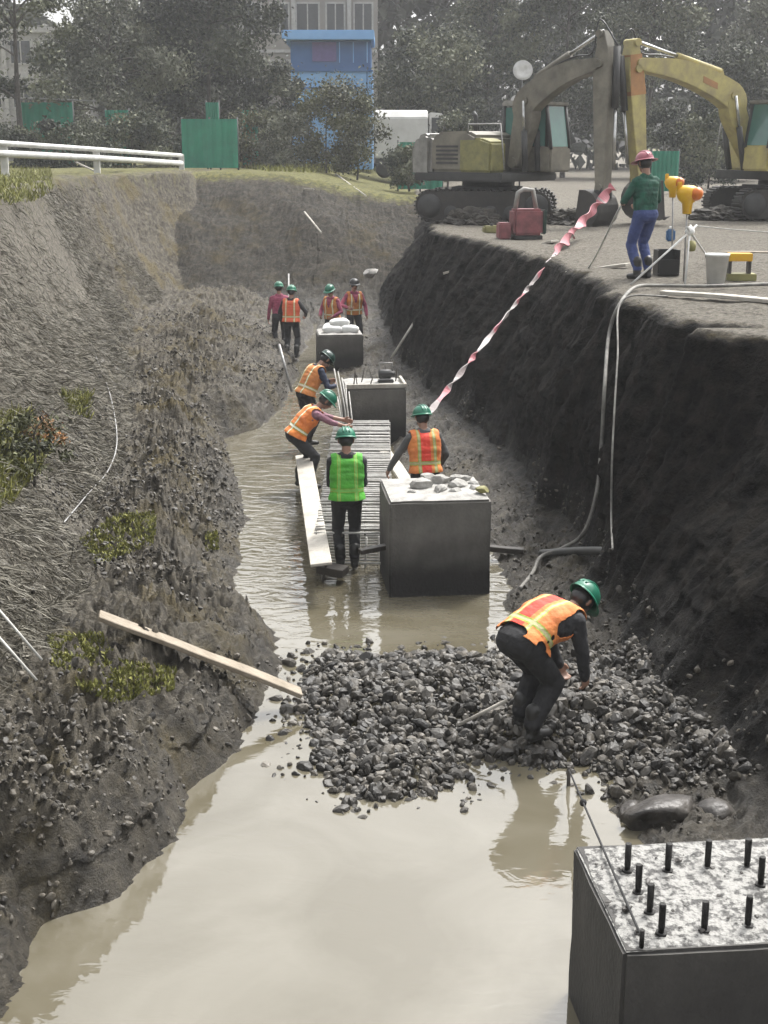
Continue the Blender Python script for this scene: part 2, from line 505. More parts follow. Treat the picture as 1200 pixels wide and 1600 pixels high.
def ground_mat():
    m = bpy.data.materials.new('trench_earth')
    m.use_nodes = True
    nt = m.node_tree; N = nt.nodes.new; L = nt.links.new
    b = nt.nodes['Principled BSDF']
    tc = N('ShaderNodeTexCoord')
    zone = N('ShaderNodeAttribute'); zone.attribute_name = 'zone'
    sp = N('ShaderNodeSeparateColor'); L(zone.outputs['Color'], sp.inputs[0])

    def noise(scale, det=8, rg=.65, vec=None):
        n = N('ShaderNodeTexNoise'); n.inputs['Scale'].default_value = scale
        n.inputs['Detail'].default_value = det; n.inputs['Roughness'].default_value = rg
        L(vec or tc.outputs['Object'], n.inputs['Vector']); return n

    def ramp2(src, p0, p1, a, c):
        r = N('ShaderNodeValToRGB'); e = r.color_ramp.elements
        e[0].position, e[1].position = p0, p1
        e[0].color, e[1].color = (*a, 1), (*c, 1)
        L(src, r.inputs['Fac']); return r

    def mix(f, a, c):
        x = N('ShaderNodeMix'); x.data_type = 'RGBA'
        L(f, x.inputs[0]); L(a, x.inputs[6]); L(c, x.inputs[7]); return x.outputs[2]

    nA, nB, nC = noise(1.3), noise(7, 10, .72), noise(34, 6, .75)
    mud = ramp2(nB.outputs['Fac'], .34, .68, (.018, .0153, .0115), (.150, .131, .098))
    olive = ramp2(noise(.8, 5).outputs['Fac'], .53, .64, (0, 0, 0), (.85, .85, .85))
    mud2 = mix(olive.outputs['Color'], mud.outputs['Color'], ramp2(nC.outputs['Fac'], .35, .65, (.045, .037, .015), (.15, .115, .048)).outputs['Color'])
    wallc = ramp2(noise(4, 10, .72).outputs['Fac'], .42, .72, (.002, .0018, .0016), (.026, .0228, .018))  # dark wet earth, darkened further to carry the shade on the wall
    dry = ramp2(noise(14, 8, .75).outputs['Fac'], .36, .66, (.055, .048, .037), (.215, .195, .157))
    grass = ramp2(noise(6, 6).outputs['Fac'], .35, .65, (.06, .06, .02), (.15, .142, .047))
    # the zones meet along noisy edges
    def zfac(out, off=.5, w=.16):
        a = N('ShaderNodeMath'); a.operation = 'MULTIPLY_ADD'
        L(noise(3.0, 6).outputs['Fac'], a.inputs[0]); a.inputs[1].default_value = .8
        s_ = N('ShaderNodeMath'); s_.operation = 'ADD'; L(out, s_.inputs[0]); s_.inputs[1].default_value = -.4
        L(s_.outputs[0], a.inputs[2])
        r = N('ShaderNodeMapRange'); r.inputs[1].default_value = off - w; r.inputs[2].default_value = off + w
        L(a.outputs[0], r.inputs[0]); return r.outputs[0]
    c = mix(zfac(sp.outputs[1]), mud2, dry.outputs['Color'])
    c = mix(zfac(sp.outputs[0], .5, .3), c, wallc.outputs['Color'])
    c = mix(zfac(sp.outputs[2], .55), c, grass.outputs['Color'])
    L(c, b.inputs['Base Color'])
    # wet, shiny mud low down and in patches
    ge = N('ShaderNodeNewGeometry')
    sx = N('ShaderNodeSeparateXYZ'); L(ge.outputs['Position'], sx.inputs[0])
    wet = N('ShaderNodeMapRange'); L(sx.outputs[2], wet.inputs[0])
    wet.inputs[1].default_value = .0; wet.inputs[2].default_value = 1.1; wet.inputs[3].default_value = .28; wet.inputs[4].default_value = .85
    rr = N('ShaderNodeMath'); rr.operation = 'MULTIPLY_ADD'
    L(nA.outputs['Fac'], rr.inputs[0]); rr.inputs[1].default_value = .3; L(wet.outputs[0], rr.inputs[2])
    L(rr.outputs[0], b.inputs['Roughness'])
    sg = N('ShaderNodeMapRange'); L(sp.outputs[0], sg.inputs[0]); sg.inputs[1].default_value = .45; sg.inputs[2].default_value = .95
    sg.inputs[3].default_value = .45; sg.inputs[4].default_value = .12; L(sg.outputs[0], b.inputs['Specular IOR Level'])
    h = N('ShaderNodeMath'); h.operation = 'ADD'; L(nB.outputs['Fac'], h.inputs[0])
    h2 = N('ShaderNodeMath'); h2.operation = 'MULTIPLY'; L(nC.outputs['Fac'], h2.inputs[0]); h2.inputs[1].default_value = .45
    L(h2.outputs[0], h.inputs[1])
    bp = N('ShaderNodeBump'); bp.inputs['Strength'].default_value = 1.0; bp.inputs['Distance'].default_value = .11
    L(h.outputs[0], bp.inputs['Height']); L(bp.outputs['Normal'], b.inputs['Normal'])
    return m


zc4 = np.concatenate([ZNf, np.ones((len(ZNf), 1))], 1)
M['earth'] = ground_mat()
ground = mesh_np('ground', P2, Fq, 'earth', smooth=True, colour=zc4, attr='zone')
tag(ground, kind='structure')
G = P2.reshape(nr, nc, 3)
ZONE = ZN


def surf(x, y):
    """height of the built ground at x, y"""
    i = int(np.clip(np.searchsorted(ys, y), 1, nr - 1))
    t = (y - ys[i - 1]) / (ys[i] - ys[i - 1])
    a = np.interp(x, np.maximum.accumulate(G[i - 1, :, 0]), G[i - 1, :, 2]); b = np.interp(x, np.maximum.accumulate(G[i, :, 0]), G[i, :, 2])
    return float(a * (1 - t) + b * t)


def on(px, py, z0=0.5, dz=0.0):
    """point of the ground seen at a pixel"""
    z = z0
    for _ in range(14):
        p = at(px, py, z)
        z = .5 * z + .5 * max(surf(p.x, p.y), 0)
    p = at(px, py, z); p.z += dz
    return p


# ------------------------------------------------------------------ water
def water_mat():
    m = bpy.data.materials.new('muddy_water')
    m.use_nodes = True
    nt = m.node_tree; N = nt.nodes.new; L = nt.links.new
    b = nt.nodes['Principled BSDF']
    b.inputs['Roughness'].default_value = .03
    b.inputs['IOR'].default_value = 1.72
    tc = N('ShaderNodeTexCoord')
    n = N('ShaderNodeTexNoise'); n.inputs['Scale'].default_value = .7; n.inputs['Detail'].default_value = 7; n.inputs['Distortion'].default_value = 1.2
    L(tc.outputs['Object'], n.inputs['Vector'])
    cr = N('ShaderNodeValToRGB'); e = cr.color_ramp.elements
    e[0].position, e[1].position = .35, .7
    e[0].color, e[1].color = (.082, .072, .047, 1), (.125, .114, .086, 1)
    L(n.outputs['Fac'], cr.inputs['Fac']); L(cr.outputs['Color'], b.inputs['Base Color'])
    mp = N('ShaderNodeMapping'); mp.inputs['Scale'].default_value = (1, 1.8, 1)
    L(tc.outputs['Object'], mp.inputs['Vector'])
    w1 = N('ShaderNodeTexNoise'); w1.inputs['Scale'].default_value = 3.2; w1.inputs['Detail'].default_value = 3
    w1.inputs['Distortion'].default_value = .6
    L(mp.outputs[0], w1.inputs['Vector'])
    # livelier ripples where the men are wading
    sx = N('ShaderNodeSeparateXYZ'); L(tc.outputs['Object'], sx.inputs[0])
    mr = N('ShaderNodeMapRange'); L(sx.outputs[1], mr.inputs[0])
    mr.inputs[1].default_value = 13.0; mr.inputs[2].default_value = 15.5; mr.inputs[3].default_value = .085; mr.inputs[4].default_value = .34
    bp = N('ShaderNodeBump'); bp.inputs['Distance'].default_value = .05
    L(mr.outputs[0], bp.inputs['Strength']); L(w1.outputs['Fac'], bp.inputs['Height'])
    L(bp.outputs['Normal'], b.inputs['Normal'])
    return m


M['water'] = water_mat()
mb = MB()
mb.add([(-9, 2, 0), (9, 2, 0), (9, 46, 0), (-9, 46, 0)], [[0, 1, 2, 3]])
tag(mb.build('water', 'water'), kind='structure')

# ------------------------------------------------------------------ stones, clods, dry stalks
def rock_shapes(n, sub, seed):
    out = []
    for k in range(n):
        bm = bmesh.new()
        bmesh.ops.create_icosphere(bm, subdivisions=sub, radius=1.0)
        V = np.array([v.co[:] for v in bm.verts]); Fc = np.array([[v.index for v in f.verts] for f in bm.faces])
        bm.free()
        V = V * (1 + .42 * fbm(V * 1.1 + seed + k * 7, 3)[:, None])
        for _ in range(5):                                         # chipped faces
            d = RNG.normal(size=3); d /= np.linalg.norm(d); lim = RNG.uniform(.5, .8)
            o = V @ d; V = V - np.outer(np.maximum(o - lim, 0), d)
        out.append((V * np.array([1, .8, .62]), Fc))
    return out


def scatter(name, pts, sizes, tints, shapes, material, smooth=False):
    Vs, Fs, Ts = [], [], []
    k0 = 0
    for p, s, t in zip(pts, sizes, tints):
        V, Fc = shapes[RNG.integers(len(shapes))]
        q = RNG.normal(size=4); q /= np.linalg.norm(q)
        a, b, c, d = q
        Rm = np.array([[1 - 2 * (c * c + d * d), 2 * (b * c - a * d), 2 * (b * d + a * c)],
                       [2 * (b * c + a * d), 1 - 2 * (b * b + d * d), 2 * (c * d - a * b)],
                       [2 * (b * d - a * c), 2 * (c * d + a * b), 1 - 2 * (b * b + c * c)]])
        Vs.append(V @ Rm.T * s + p); Fs.append(Fc + k0); Ts.append(np.full(len(V), t)); k0 += len(V)
    return mesh_np(name, np.concatenate(Vs), np.concatenate(Fs), material, smooth=smooth, colour=np.concatenate(Ts))


def tint_mat(name, c1, c2, rough, bump=.4, bs=30):
    m = mat(name, c1, c2, 5, rough, bump, bs)
    nt = m.node_tree
    b = nt.nodes['Principled BSDF']
    a = nt.nodes.new('ShaderNodeAttribute'); a.attribute_name = 'tint'
    cr = nt.nodes.new('ShaderNodeValToRGB')
    cr.color_ramp.elements[0].color = (*c2, 1); cr.color_ramp.elements[1].color = (*c1, 1)
    nt.links.new(a.outputs['Fac'], cr.inputs['Fac'])
    nt.links.new(cr.outputs['Color'], b.inputs['Base Color'])
    return m


def in_poly(px, py, poly):
    c = False
    j = len(poly) - 1
    for i in range(len(poly)):
        xi, yi = poly[i]; xj, yj = poly[j]
        if (yi > py) != (yj > py) and px < (xj - xi) * (py - yi) / (yj - yi) + xi:
            c = not c
        j = i
    return c


M['gravel'] = tint_mat('wet_gravel', (.165, .148, .122), (.0095, .0085, .007), .56)
GP = [(462, 1075), (485, 1030), (520, 1012), (600, 1020), (690, 1012), (760, 1016), (800, 1000), (880, 1030), (980, 1040),
      (1030, 1090), (1090, 1130), (1150, 1180), (1150, 1235), (1090, 1235), (1030, 1225), (960, 1212), (900, 1190), (850, 1195), (790, 1185),
      (745, 1178), (715, 1215), (650, 1238), (570, 1244), (510, 1215), (480, 1190), (492, 1150), (470, 1120)]
GW = [tuple(at(x, y, .05))[:2] for x, y in GP]
gx0, gx1 = min(p[0] for p in GW), max(p[0] for p in GW); gy0, gy1 = min(p[1] for p in GW), max(p[1] for p in GW)
gseg = np.array(GW)


def edge_dist(x, y):
    a = gseg; b = np.roll(gseg, -1, 0); p = np.array([x, y])
    t = np.clip(((p - a) * (b - a)).sum(1) / ((b - a) ** 2).sum(1), 0, 1)
    return float(np.min(np.linalg.norm(p - (a + (b - a) * t[:, None]), axis=1)))


def mound(x, y):
    n = float(fbm(np.array([[x * 1.7, y * 1.7, 3.0]]), 3)[0])
    return -.03 + .24 * min(1, edge_dist(x, y) / .7) ** .8 * (1 + .7 * n)


pts, szs, tn = [], [], []
while len(pts) < 8200:
    x, y = RNG.uniform(gx0 - .4, gx1 + .4), RNG.uniform(gy0 - .4, gy1 + .3)
    ins = in_poly(x, y, GW)
    if not ins and (edge_dist(x, y) > .45 or RNG.random() > .28 * (1 - edge_dist(x, y) / .45)): continue
    s = float(np.clip(RNG.lognormal(-3.42, .50), .013, .095))
    z = (mound(x, y) if ins else -.02)
    g = surf(x, y)
    if g > .38: continue
    z = max(z, g + .01 if g > 0 else z)
    pts.append((x, y, z + RNG.uniform(-.02, .03))); szs.append(s)
    tn.append(float(np.clip(RNG.beta(1.0, 3.2), 0, 1)))
gravel = scatter('gravel_mound', pts, szs, tn, rock_shapes(7, 2, 3), 'gravel')
tag(gravel, 'mound of dark wet broken gravel in the muddy water', 'gravel', kind='stuff')

M['clod'] = tint_mat('mud_clods', (.115, .100, .076), (.016, .014, .011), .6)
pts, szs, tn = [], [], []
c0, c1 = sum(SUB[:3]) + 30, sum(SUB[:7])
c2, c3 = sum(SUB[:10]), sum(SUB[:12]) + 20
ymax = int(np.searchsorted(ys, 36)); ymin = int(np.searchsorted(ys, 7.0))
while len(pts) < 15000:
    left = RNG.random() < .86
    i = RNG.integers(ymin, ymax); j = RNG.integers(c0, c1) if left else RNG.integers(c2, c3)
    p = G[i, j]
    if p[2] < .0: continue
    if fbm(np.array([[p[0] * .8, p[1] * .8, 2.0]]), 3)[0] < RNG.uniform(-.35, .2): continue
    if p[1] < 13 and RNG.random() < .5: continue
    s = float(np.clip(RNG.lognormal(-3.95, .45), .010, .055))
    pts.append(p + np.array([0, 0, s * .15])); szs.append(s); tn.append(float(np.clip(RNG.beta(1.6, 3.0), 0, 1)))
clods = scatter('mud_clods', pts, szs, tn, rock_shapes(9, 2, 50), 'clod')
tag(clods, 'loose mud clods strewn over the trench benches', 'mud', kind='stuff')


def blades(name, base, dirs, length, width, tints, material):
    """bent two-segment blades as one mesh"""
    n = len(base)
    side = np.cross(dirs, RNG.normal(size=(n, 3))); side /= np.linalg.norm(side, axis=1)[:, None] + 1e-9
    bend = RNG.normal(size=(n, 3)) * .25; bend[:, 2] -= .15
    m_ = base + dirs * length[:, None] * .55
    t_ = m_ + (dirs + bend) * length[:, None] * .45
    w = side * width[:, None] / 2
    V = np.stack([base - w, base + w, m_ + w * .8, m_ - w * .8, t_ + w * .15, t_ - w * .15], 1).reshape(-1, 3)
    o = np.arange(n)[:, None] * 6
    Fc = np.concatenate([o + np.array([[0, 1, 2, 3]]), o + np.array([[3, 2, 4, 5]])], 0)
    return mesh_np(name, V, Fc, material, colour=np.repeat(tints, 6))


M['straw'] = leaf_mat('dry_straw', (.21, .195, .155), (.05, .045, .035))
M['grass'] = leaf_mat('olive_grass', (.24, .235, .07), (.07, .08, .02))
# dry stalks combed down the left slope
ja, jb = sum(SUB[:2]) + 4, sum(SUB[:4])
ii = RNG.integers(int(np.searchsorted(ys, 9)), int(np.searchsorted(ys, 40)), 90000); jj = RNG.integers(ja, jb, 90000)
keep = fbm(np.stack([G[ii, jj, 0] * .6, G[ii, jj, 1] * .6, ii * 0.0], 1), 4) > RNG.uniform(-.5, .35, 90000)
ii, jj = ii[keep], jj[keep]
base = G[ii, jj].copy(); base[:, 2] += .01
dn = G[ii, np.minimum(jj + 3, nc - 1)] - G[ii, jj]; dn /= np.linalg.norm(dn, axis=1)[:, None] + 1e-9
dn = dn + RNG.normal(size=dn.shape) * .35; dn[:, 2] += .28; dn /= np.linalg.norm(dn, axis=1)[:, None]
n = len(base)
st = blades('dry_stalks', base, dn, RNG.lognormal(-2.15, .45, n), RNG.uniform(.006, .015, n), RNG.beta(1.5, 1.6, n), M['straw'])
tag(st, 'pale dry stalks and roots hanging down the left bank', 'dry grass', kind='stuff')


def grass_patch(name, label, regions, num, hmin, hmax, w=(.012, .03)):
    B = []
    for (poly, k, z0) in regions:
        xs, ys_ = [p[0] for p in poly], [p[1] for p in poly]
        c = 0
        while c < int(num * k):
            px, py = RNG.uniform(min(xs), max(xs)), RNG.uniform(min(ys_), max(ys_))
            if not in_poly(px, py, poly): continue
            c += 1
            B.append(on(px, py, z0)[:])
    B = np.array(B); n = len(B)
    d = RNG.normal(size=(n, 3)) * .45; d[:, 2] = 1; d /= np.linalg.norm(d, axis=1)[:, None]
    o = blades(name, B, d, RNG.uniform(hmin, hmax, n), RNG.uniform(w[0], w[1], n), RNG.beta(2, 1.6, n), M['grass'])
    return tag(o, label, 'grass', kind='stuff')


grass_patch('bank_grass', 'olive grass along the top of the left bank', [([(-20, 262), (80, 264), (82, 300), (50, 316), (0, 322), (-20, 330)], .5, 4.2),
            ([(-20, 650), (50, 650), (85, 700), (60, 740), (20, 790), (-20, 800)], .3, 2.5), ([(95, 620), (140, 620), (142, 655), (110, 650)], .06, 2)],
            7000, .06, .22)
grass_patch('bench_moss', 'patches of low yellow green growth on the muddy left bench', [([(125, 845), (180, 805), (245, 800), (240, 850), (150, 885)], .4, .9), ([(75, 995), (160, 990), (180, 1030), (275, 1045), (270, 1080), (180, 1100), (130, 1080), (80, 1040)], .5, .8), ([(320, 835), (340, 830), (342, 860), (322, 862)], .05, .5)], 9000, .012, .055, (.012, .03))
grass_patch('verge_grass', 'sunlit olive grass verge beyond the end of the trench',
            [([(320, 243), (590, 243), (592, 270), (480, 270), (420, 268), (325, 256)], 1.0, 4.2)], 5000, .12, .32, (.03, .06))

# ------------------------------------------------------------------ concrete blocks
def axis_frame(p, yaw=AX):
    u = Vector((math.cos(yaw), math.sin(yaw), 0)); v = Vector((-math.sin(yaw), math.cos(yaw), 0))
    return Vector(p), u, v


def damp_concrete(name, z0, z1, dry1, dry2, wetc):
    m = mat(name, dry1, dry2, 2.6, .82, .5, 26)
    nt = m.node_tree; b = nt.nodes['Principled BSDF']
    src = b.inputs['Base Color'].links[0].from_socket
    tc = nt.nodes.new('ShaderNodeTexCoord'); s = nt.nodes.new('ShaderNodeSeparateXYZ')
    nt.links.new(tc.outputs['Object'], s.inputs[0])
    n = nt.nodes.new('ShaderNodeTexNoise'); n.inputs['Scale'].default_value = 3.5; n.inputs['Detail'].default_value = 6
    nt.links.new(tc.outputs['Object'], n.inputs['Vector'])
    a = nt.nodes.new('ShaderNodeMath'); a.operation = 'MULTIPLY_ADD'
    nt.links.new(n.outputs['Fac'], a.inputs[0]); a.inputs[1].default_value = -.35; nt.links.new(s.outputs[2], a.inputs[2])
    r = nt.nodes.new('ShaderNodeMapRange'); nt.links.new(a.outputs[0], r.inputs[0])
    r.inputs[1].default_value = z0 - .17; r.inputs[2].default_value = z1 - .17
    x = nt.nodes.new('ShaderNodeMix'); x.data_type = 'RGBA'
    nt.links.new(r.outputs[0], x.inputs[0]); x.inputs[6].default_value = (*wetc, 1); nt.links.new(src, x.inputs[7])
    nt.links.new(x.outputs[2], b.inputs['Base Color'])
    return m


M['damp'] = damp_concrete('damp_concrete', .25, .75, (.175, .165, .148), (.11, .103, .092), (.012, .0112, .0102))


def rough_block(mb, w, d, h, seed, bev=.025, jit=.012):
    """block with its front edge centre at the origin, slightly uneven like cast concrete"""
    bm = bmesh.new()
    bmesh.ops.create_cube(bm, size=1.0)
    for v in bm.verts:
        v.co = Vector((v.co.x * w, (v.co.y + .5) * d, (v.co.z + .5) * (h + .5) - .5))
    bmesh.ops.bevel(bm, geom=bm.edges[:], offset=bev, segments=2, affect='EDGES')
    bmesh.ops.subdivide_edges(bm, edges=[e for e in bm.edges if e.calc_length() > .3], cuts=7, use_grid_fill=True)
    V = np.array([v.co[:] for v in bm.verts])
    nz = np.stack([fbm(V * 3 + seed + k * 9, 3) for k in range(3)], 1) * jit
    for v, q in zip(bm.verts, nz): v.co += Vector(q)
    mb.bm(bm)


def block(px, py, w, d, h, label, seed):
    p = at(px, py, 0)
    t = thing('concrete_block', label, 'concrete block', p, AX, 'concrete blocks standing along the trench')
    mb = MB(); rough_block(mb, w, d, h, seed)
    mb.build('block_body', 'damp', t)
    # a thin skin of pale mortar slop on top
    mb = MB()
    bm = bmesh.new(); bmesh.ops.create_grid(bm, x_segments=22, y_segments=22, size=.5)
    V = np.array([v.co[:] for v in bm.verts])
    q = fbm(V * 5 + seed, 4)
    for v, k in zip(bm.verts, q):
        e = min(.5 - abs(v.co.x), .5 - abs(v.co.y))
        v.co = Vector((v.co.x * (w - .04), (v.co.y + .5) * (d - .04) + .02, h + .003 + (.025 + .03 * k) * min(1, e * 12)))
    mb.bm(bm, 0, True)
    mb.build('mortar_top', 'pale_concrete', t)
    return t


B1 = block(687, 931, 1.19, 1.15, 1.15, 'nearest big square concrete block behind the orange vested worker, dark and wet at its base', 3)
B2 = block(588, 693, 1.06, 1.1, .98, 'middle grey concrete block with steel bars and clutter along its top', 23)
B3 = block(533, 579, 1.06, 1.1, .84, 'farthest grey concrete block carrying white sacks', 43)


def on_block(B, x, y, z):
    return B.matrix_basis @ Vector((x, y, z))


ROCKS = rock_shapes(9, 2, 90)


def lump(name, pos, size, material, label, cat, group, rz=None, k=None):
    V, Fc = ROCKS[RNG.integers(len(ROCKS)) if k is None else k]
    o = mesh_np(name, V * np.array(size), Fc, material)
    o.location = pos; o.rotation_euler = (0, 0, RNG.uniform(0, 6.3) if rz is None else rz)
    return tag(o, label, cat, group)


for (x, y, s) in [(-.12, .62, .17), (.10, .75, .15), (.28, .55, .16), (.05, .42, .12), (.36, .85, .14), (.22, .32, .10), (-.3, .35, .07),
                  (.45, .42, .11), (-.02, .95, .12), (.5, .66, .09)]:
    lump('concrete_lump', on_block(B1, x, y, 1.15 + s * .42), (s, s * .85, s * .75), 'pale_concrete',
         'pale broken concrete lump heaped on the nearest block beside the orange vest', 'rubble', 'rubble lumps on the nearest block')
lump('mossy_lump', on_block(B1, .53, .2, 1.22), (.09, .08, .08), 'moss_board', 'small olive lump at the right front corner of the nearest block', 'rubble', None)


def sack(pos, rz, size, label, group):
    bm = bmesh.new()
    bmesh.ops.create_uvsphere(bm, u_segments=20, v_segments=12, radius=1)
    for v in bm.verts:
        c = v.co
        q = .5
        c.x = math.copysign(abs(c.x) ** q, c.x) * size[0]; c.y = math.copysign(abs(c.y) ** q, c.y) * size[1]
        c.z = math.copysign(abs(c.z) ** .8, c.z) * size[2] * (1 - .35 * (abs(c.x) / size[0]) ** 3)
    V = np.array([v.co[:] for v in bm.verts]); q = fbm(V * 9 + pos[0] * 5, 3) * .018
    for v, k in zip(bm.verts, q): v.co.z += k
    mb = MB().bm(bm, 0, True)
    o = mb.build('sack', 'white_plastic'); o.location = pos; o.rotation_euler = (0, 0, rz)
    return tag(o, label, 'sack', group)


for i, (x, y, z, r) in enumerate([(-.18, .3, .93, .1), (.22, .34, .93, -.15), (.0, .42, 1.08, .3), (-.2, .75, .93, 1.2)]):
    sack(on_block(B3, x, y, z), r + AX, (.24, .15, .10),
         ['white sack at the left front of the farthest block', 'white sack at the right front of the farthest block',
          'white sack lying on top of the other sacks on the farthest block', 'white sack at the back of the farthest block behind the others'][i],
         'sacks on the farthest block')
# middle block: timber rim, stub bars and a small pump
t = thing('timber_edging', 'pale timber edging board along the front top of the middle block', 'board', on_block(B2, 0, .02, .99), AX)
MB().box((-.55, 0, 0), (.55, .05, .07), 0, .006).build('edging_board', 'pale_wood', t)
MB().box((.50, .055, 0), (.55, .9, .07), 0, .006).build('return_board', 'pale_wood', t)
t = thing('pump', 'small grey motor pump standing on the middle block', 'pump', on_block(B2, .22, .5, 1.02), AX)
mb = MB(); mb.box((-.14, -.1, .0), (.14, .1, .04), 0, .01); mb.build('base_plate', 'dark_exc', t)
mb = MB(); mb.lathe([(.0, -.13), (.07, -.13), (.085, -.1), (.085, .08), (.05, .12), (.05, .16), (.0, .16)], 16, mx=Matrix.Translation((0, 0, .14)) @ Matrix.Rotation(R(90), 4, 'Y'))
mb.build('motor', 'dark_exc', t)
mb = MB(); mb.tube([(-.12, 0, .2), (-.12, 0, .34), (.12, 0, .34), (.12, 0, .2)], .012); mb.build('handle', 'pale_steel', t)
for (x, y, h, a) in [(-.38, .25, .3, .1), (-.3, .4, .34, -.15), (-.1, .2, .2, .3), (-.2, .7, .28, 0.2), (.02, .75, .25, -.3), (.42, .7, .26, .1)]:
    mb = MB(); p = on_block(B2, x, y, .97)
    mb.tube([(0, 0, 0), (a * h, .02, h)], .011, 6)
    o = mb.build('rebar_stub', 'rebar'); o.location = p
    tag(o, 'short rusty bar standing up out of the middle block', 'rebar', 'bars sticking out of the middle block')

# ------------------------------------------------------------------ near block with anchor bolts
ZT = 1.0
cA = at(975, 1491, ZT)
t = thing('anchor_block', 'concrete block in the front right corner with dark anchor bolts standing on it', 'concrete block', (cA.x, cA.y, 0), AX)
mb = MB()
bm = bmesh.new(); bmesh.ops.create_cube(bm, size=1.0)
WB, DB = 1.5, 1.13
for v in bm.verts: v.co = Vector(((v.co.x + .5) * WB, (v.co.y + .5) * DB, (v.co.z + .5) * 1.6 - .6))
bmesh.ops.bevel(bm, geom=bm.edges[:], offset=.02, segments=2, affect='EDGES')
bmesh.ops.subdivide_edges(bm, edges=[e for e in bm.edges if e.calc_length() > .3], cuts=10, use_grid_fill=True)
V = np.array([v.co[:] for v in bm.verts]); q = np.stack([fbm(V * 3 + k * 9, 3) for k in range(3)], 1) * .014
for v, k in zip(bm.verts, q): v.co += Vector(k)
mb.bm(bm)
M['anchor_conc'] = damp_concrete('anchor_concrete', -.1, 1.05, (.085, .081, .074), (.045, .043, .04), (.03, .0285, .0265))
mb.build('block_body', 'anchor_conc', t)
bm = bmesh.new(); bmesh.ops.create_grid(bm, x_segments=90, y_segments=70, size=.5)
V = np.array([v.co[:] for v in bm.verts]); q = fbm(V * 9 + 4, 5, .65)
for v, k in zip(bm.verts, q):
    e = min(.5 - abs(v.co.x), .5 - abs(v.co.y))
    v.co = Vector(((v.co.x + .5) * (WB - .03) + .015, (v.co.y + .5) * (DB - .03) + .015, ZT + (.012 + .035 * max(k + .15, 0)) * min(1, e * 20)))
M['slop'] = mat('speckled_cement_slop', (.31, .305, .285), (.035, .033, .03), 19, .6, .7, 40, detail=9, dist=.03, lo=.42, hi=.54)
MB().bm(bm, 0, True).build('cement_top', 'slop', t)
Mi = t.matrix_basis.inverted()
for (px, py) in [(980, 1362), (1043, 1362), (1105, 1357), (1167, 1355), (997, 1396), (1015, 1427), (1033, 1460), (1100, 1455), (1168, 1448),
                 (1188, 1384), (1209, 1415), (1232, 1446)]:
    p = Mi @ at(px, py, ZT + .01); p.z = ZT - .02
    mb = MB()
    mb.tube([(0, 0, 0), (random.uniform(-.006, .006), random.uniform(-.006, .006), .215)], .017, 12)
    mb.lathe([(.034, .02), (.034, .045)], 6)
    for k in range(14): mb.lathe([(.017, .07 + k * .01), (.0195, .075 + k * .01), (.017, .08 + k * .01)], 12, cap=False)
    o = mb.build('anchor_bolt', 'bolt', t); o.location = p
for k in range(46):
    x, y, s = RNG.uniform(.03, WB - .1), RNG.uniform(.05, DB - .08), float(np.clip(RNG.lognormal(-4.2, .5), .007, .035))
    lump('mortar_crumb', t.matrix_basis @ Vector((x, y, ZT + .02 + s * .4)), (s, s * .8, s * .7), 'rock',
         'dark mortar crumb lying on the bolt block in the front right corner', 'crumb', 'crumbs on the bolt block')
a = at(1003, 1466, ZT + .06); m_ = at(942, 1325, ZT + .05); b = at(889, 1203, .14)
t = thing('string_line', 'taut black string line running over the bolt block to a stake in the gravel', 'string')
pts = [a.lerp(m_, k / 6) for k in range(6)] + [m_.lerp(b, k / 6) for k in range(7)]
mb = MB(); mb.tube(pts, .0075, 6); mb.build('cord', 'string', t)
kp = at(922, 1266, .0); kz = pts[9]
mb = MB(); mb.lathe([(0, -.03), (.022, -.018), (.026, 0), (.022, .018), (0, .03)], 10, mx=Matrix.Translation(m_.lerp(b, .5))); mb.build('knot', 'string', t)
mb = MB(); mb.tube([b + Vector((0, 0, .03)), b - Vector((0, 0, .4))], .016, 8); mb.build('stake', 'dark_wood', t)
mb = MB(); mb.tube([a + Vector((0, 0, .05)), a - Vector((0, 0, .07))], .013, 8); mb.build('nail', 'bolt', t)

# boulders behind the near block
for (px, py, s, k, lab) in [(1040, 1300, (.38, .24, .24), 2, 'large wet dark boulder half in the water behind the bolt block'),
                            (1122, 1300, (.20, .18, .19), 4, 'rounded dark boulder close to the mud at the right behind the bolt block'),
                            (985, 1287, (.13, .1, .08), 6, 'small flat dark stone at the left end of the boulders behind the bolt block')]:
    p = at(px, py, 0)
    V, Fc = rock_shapes(k + 1, 3, 130)[k]
    o = mesh_np('boulder', V * np.array(s) * np.array([1, 1, 1.25]), Fc, 'rock', smooth=True)
    o.location = (p.x, p.y + .15, s[2] * .35); o.rotation_euler = (0, 0, .15 * k)
    tag(o, lab, 'boulder', 'boulders behind the bolt block')

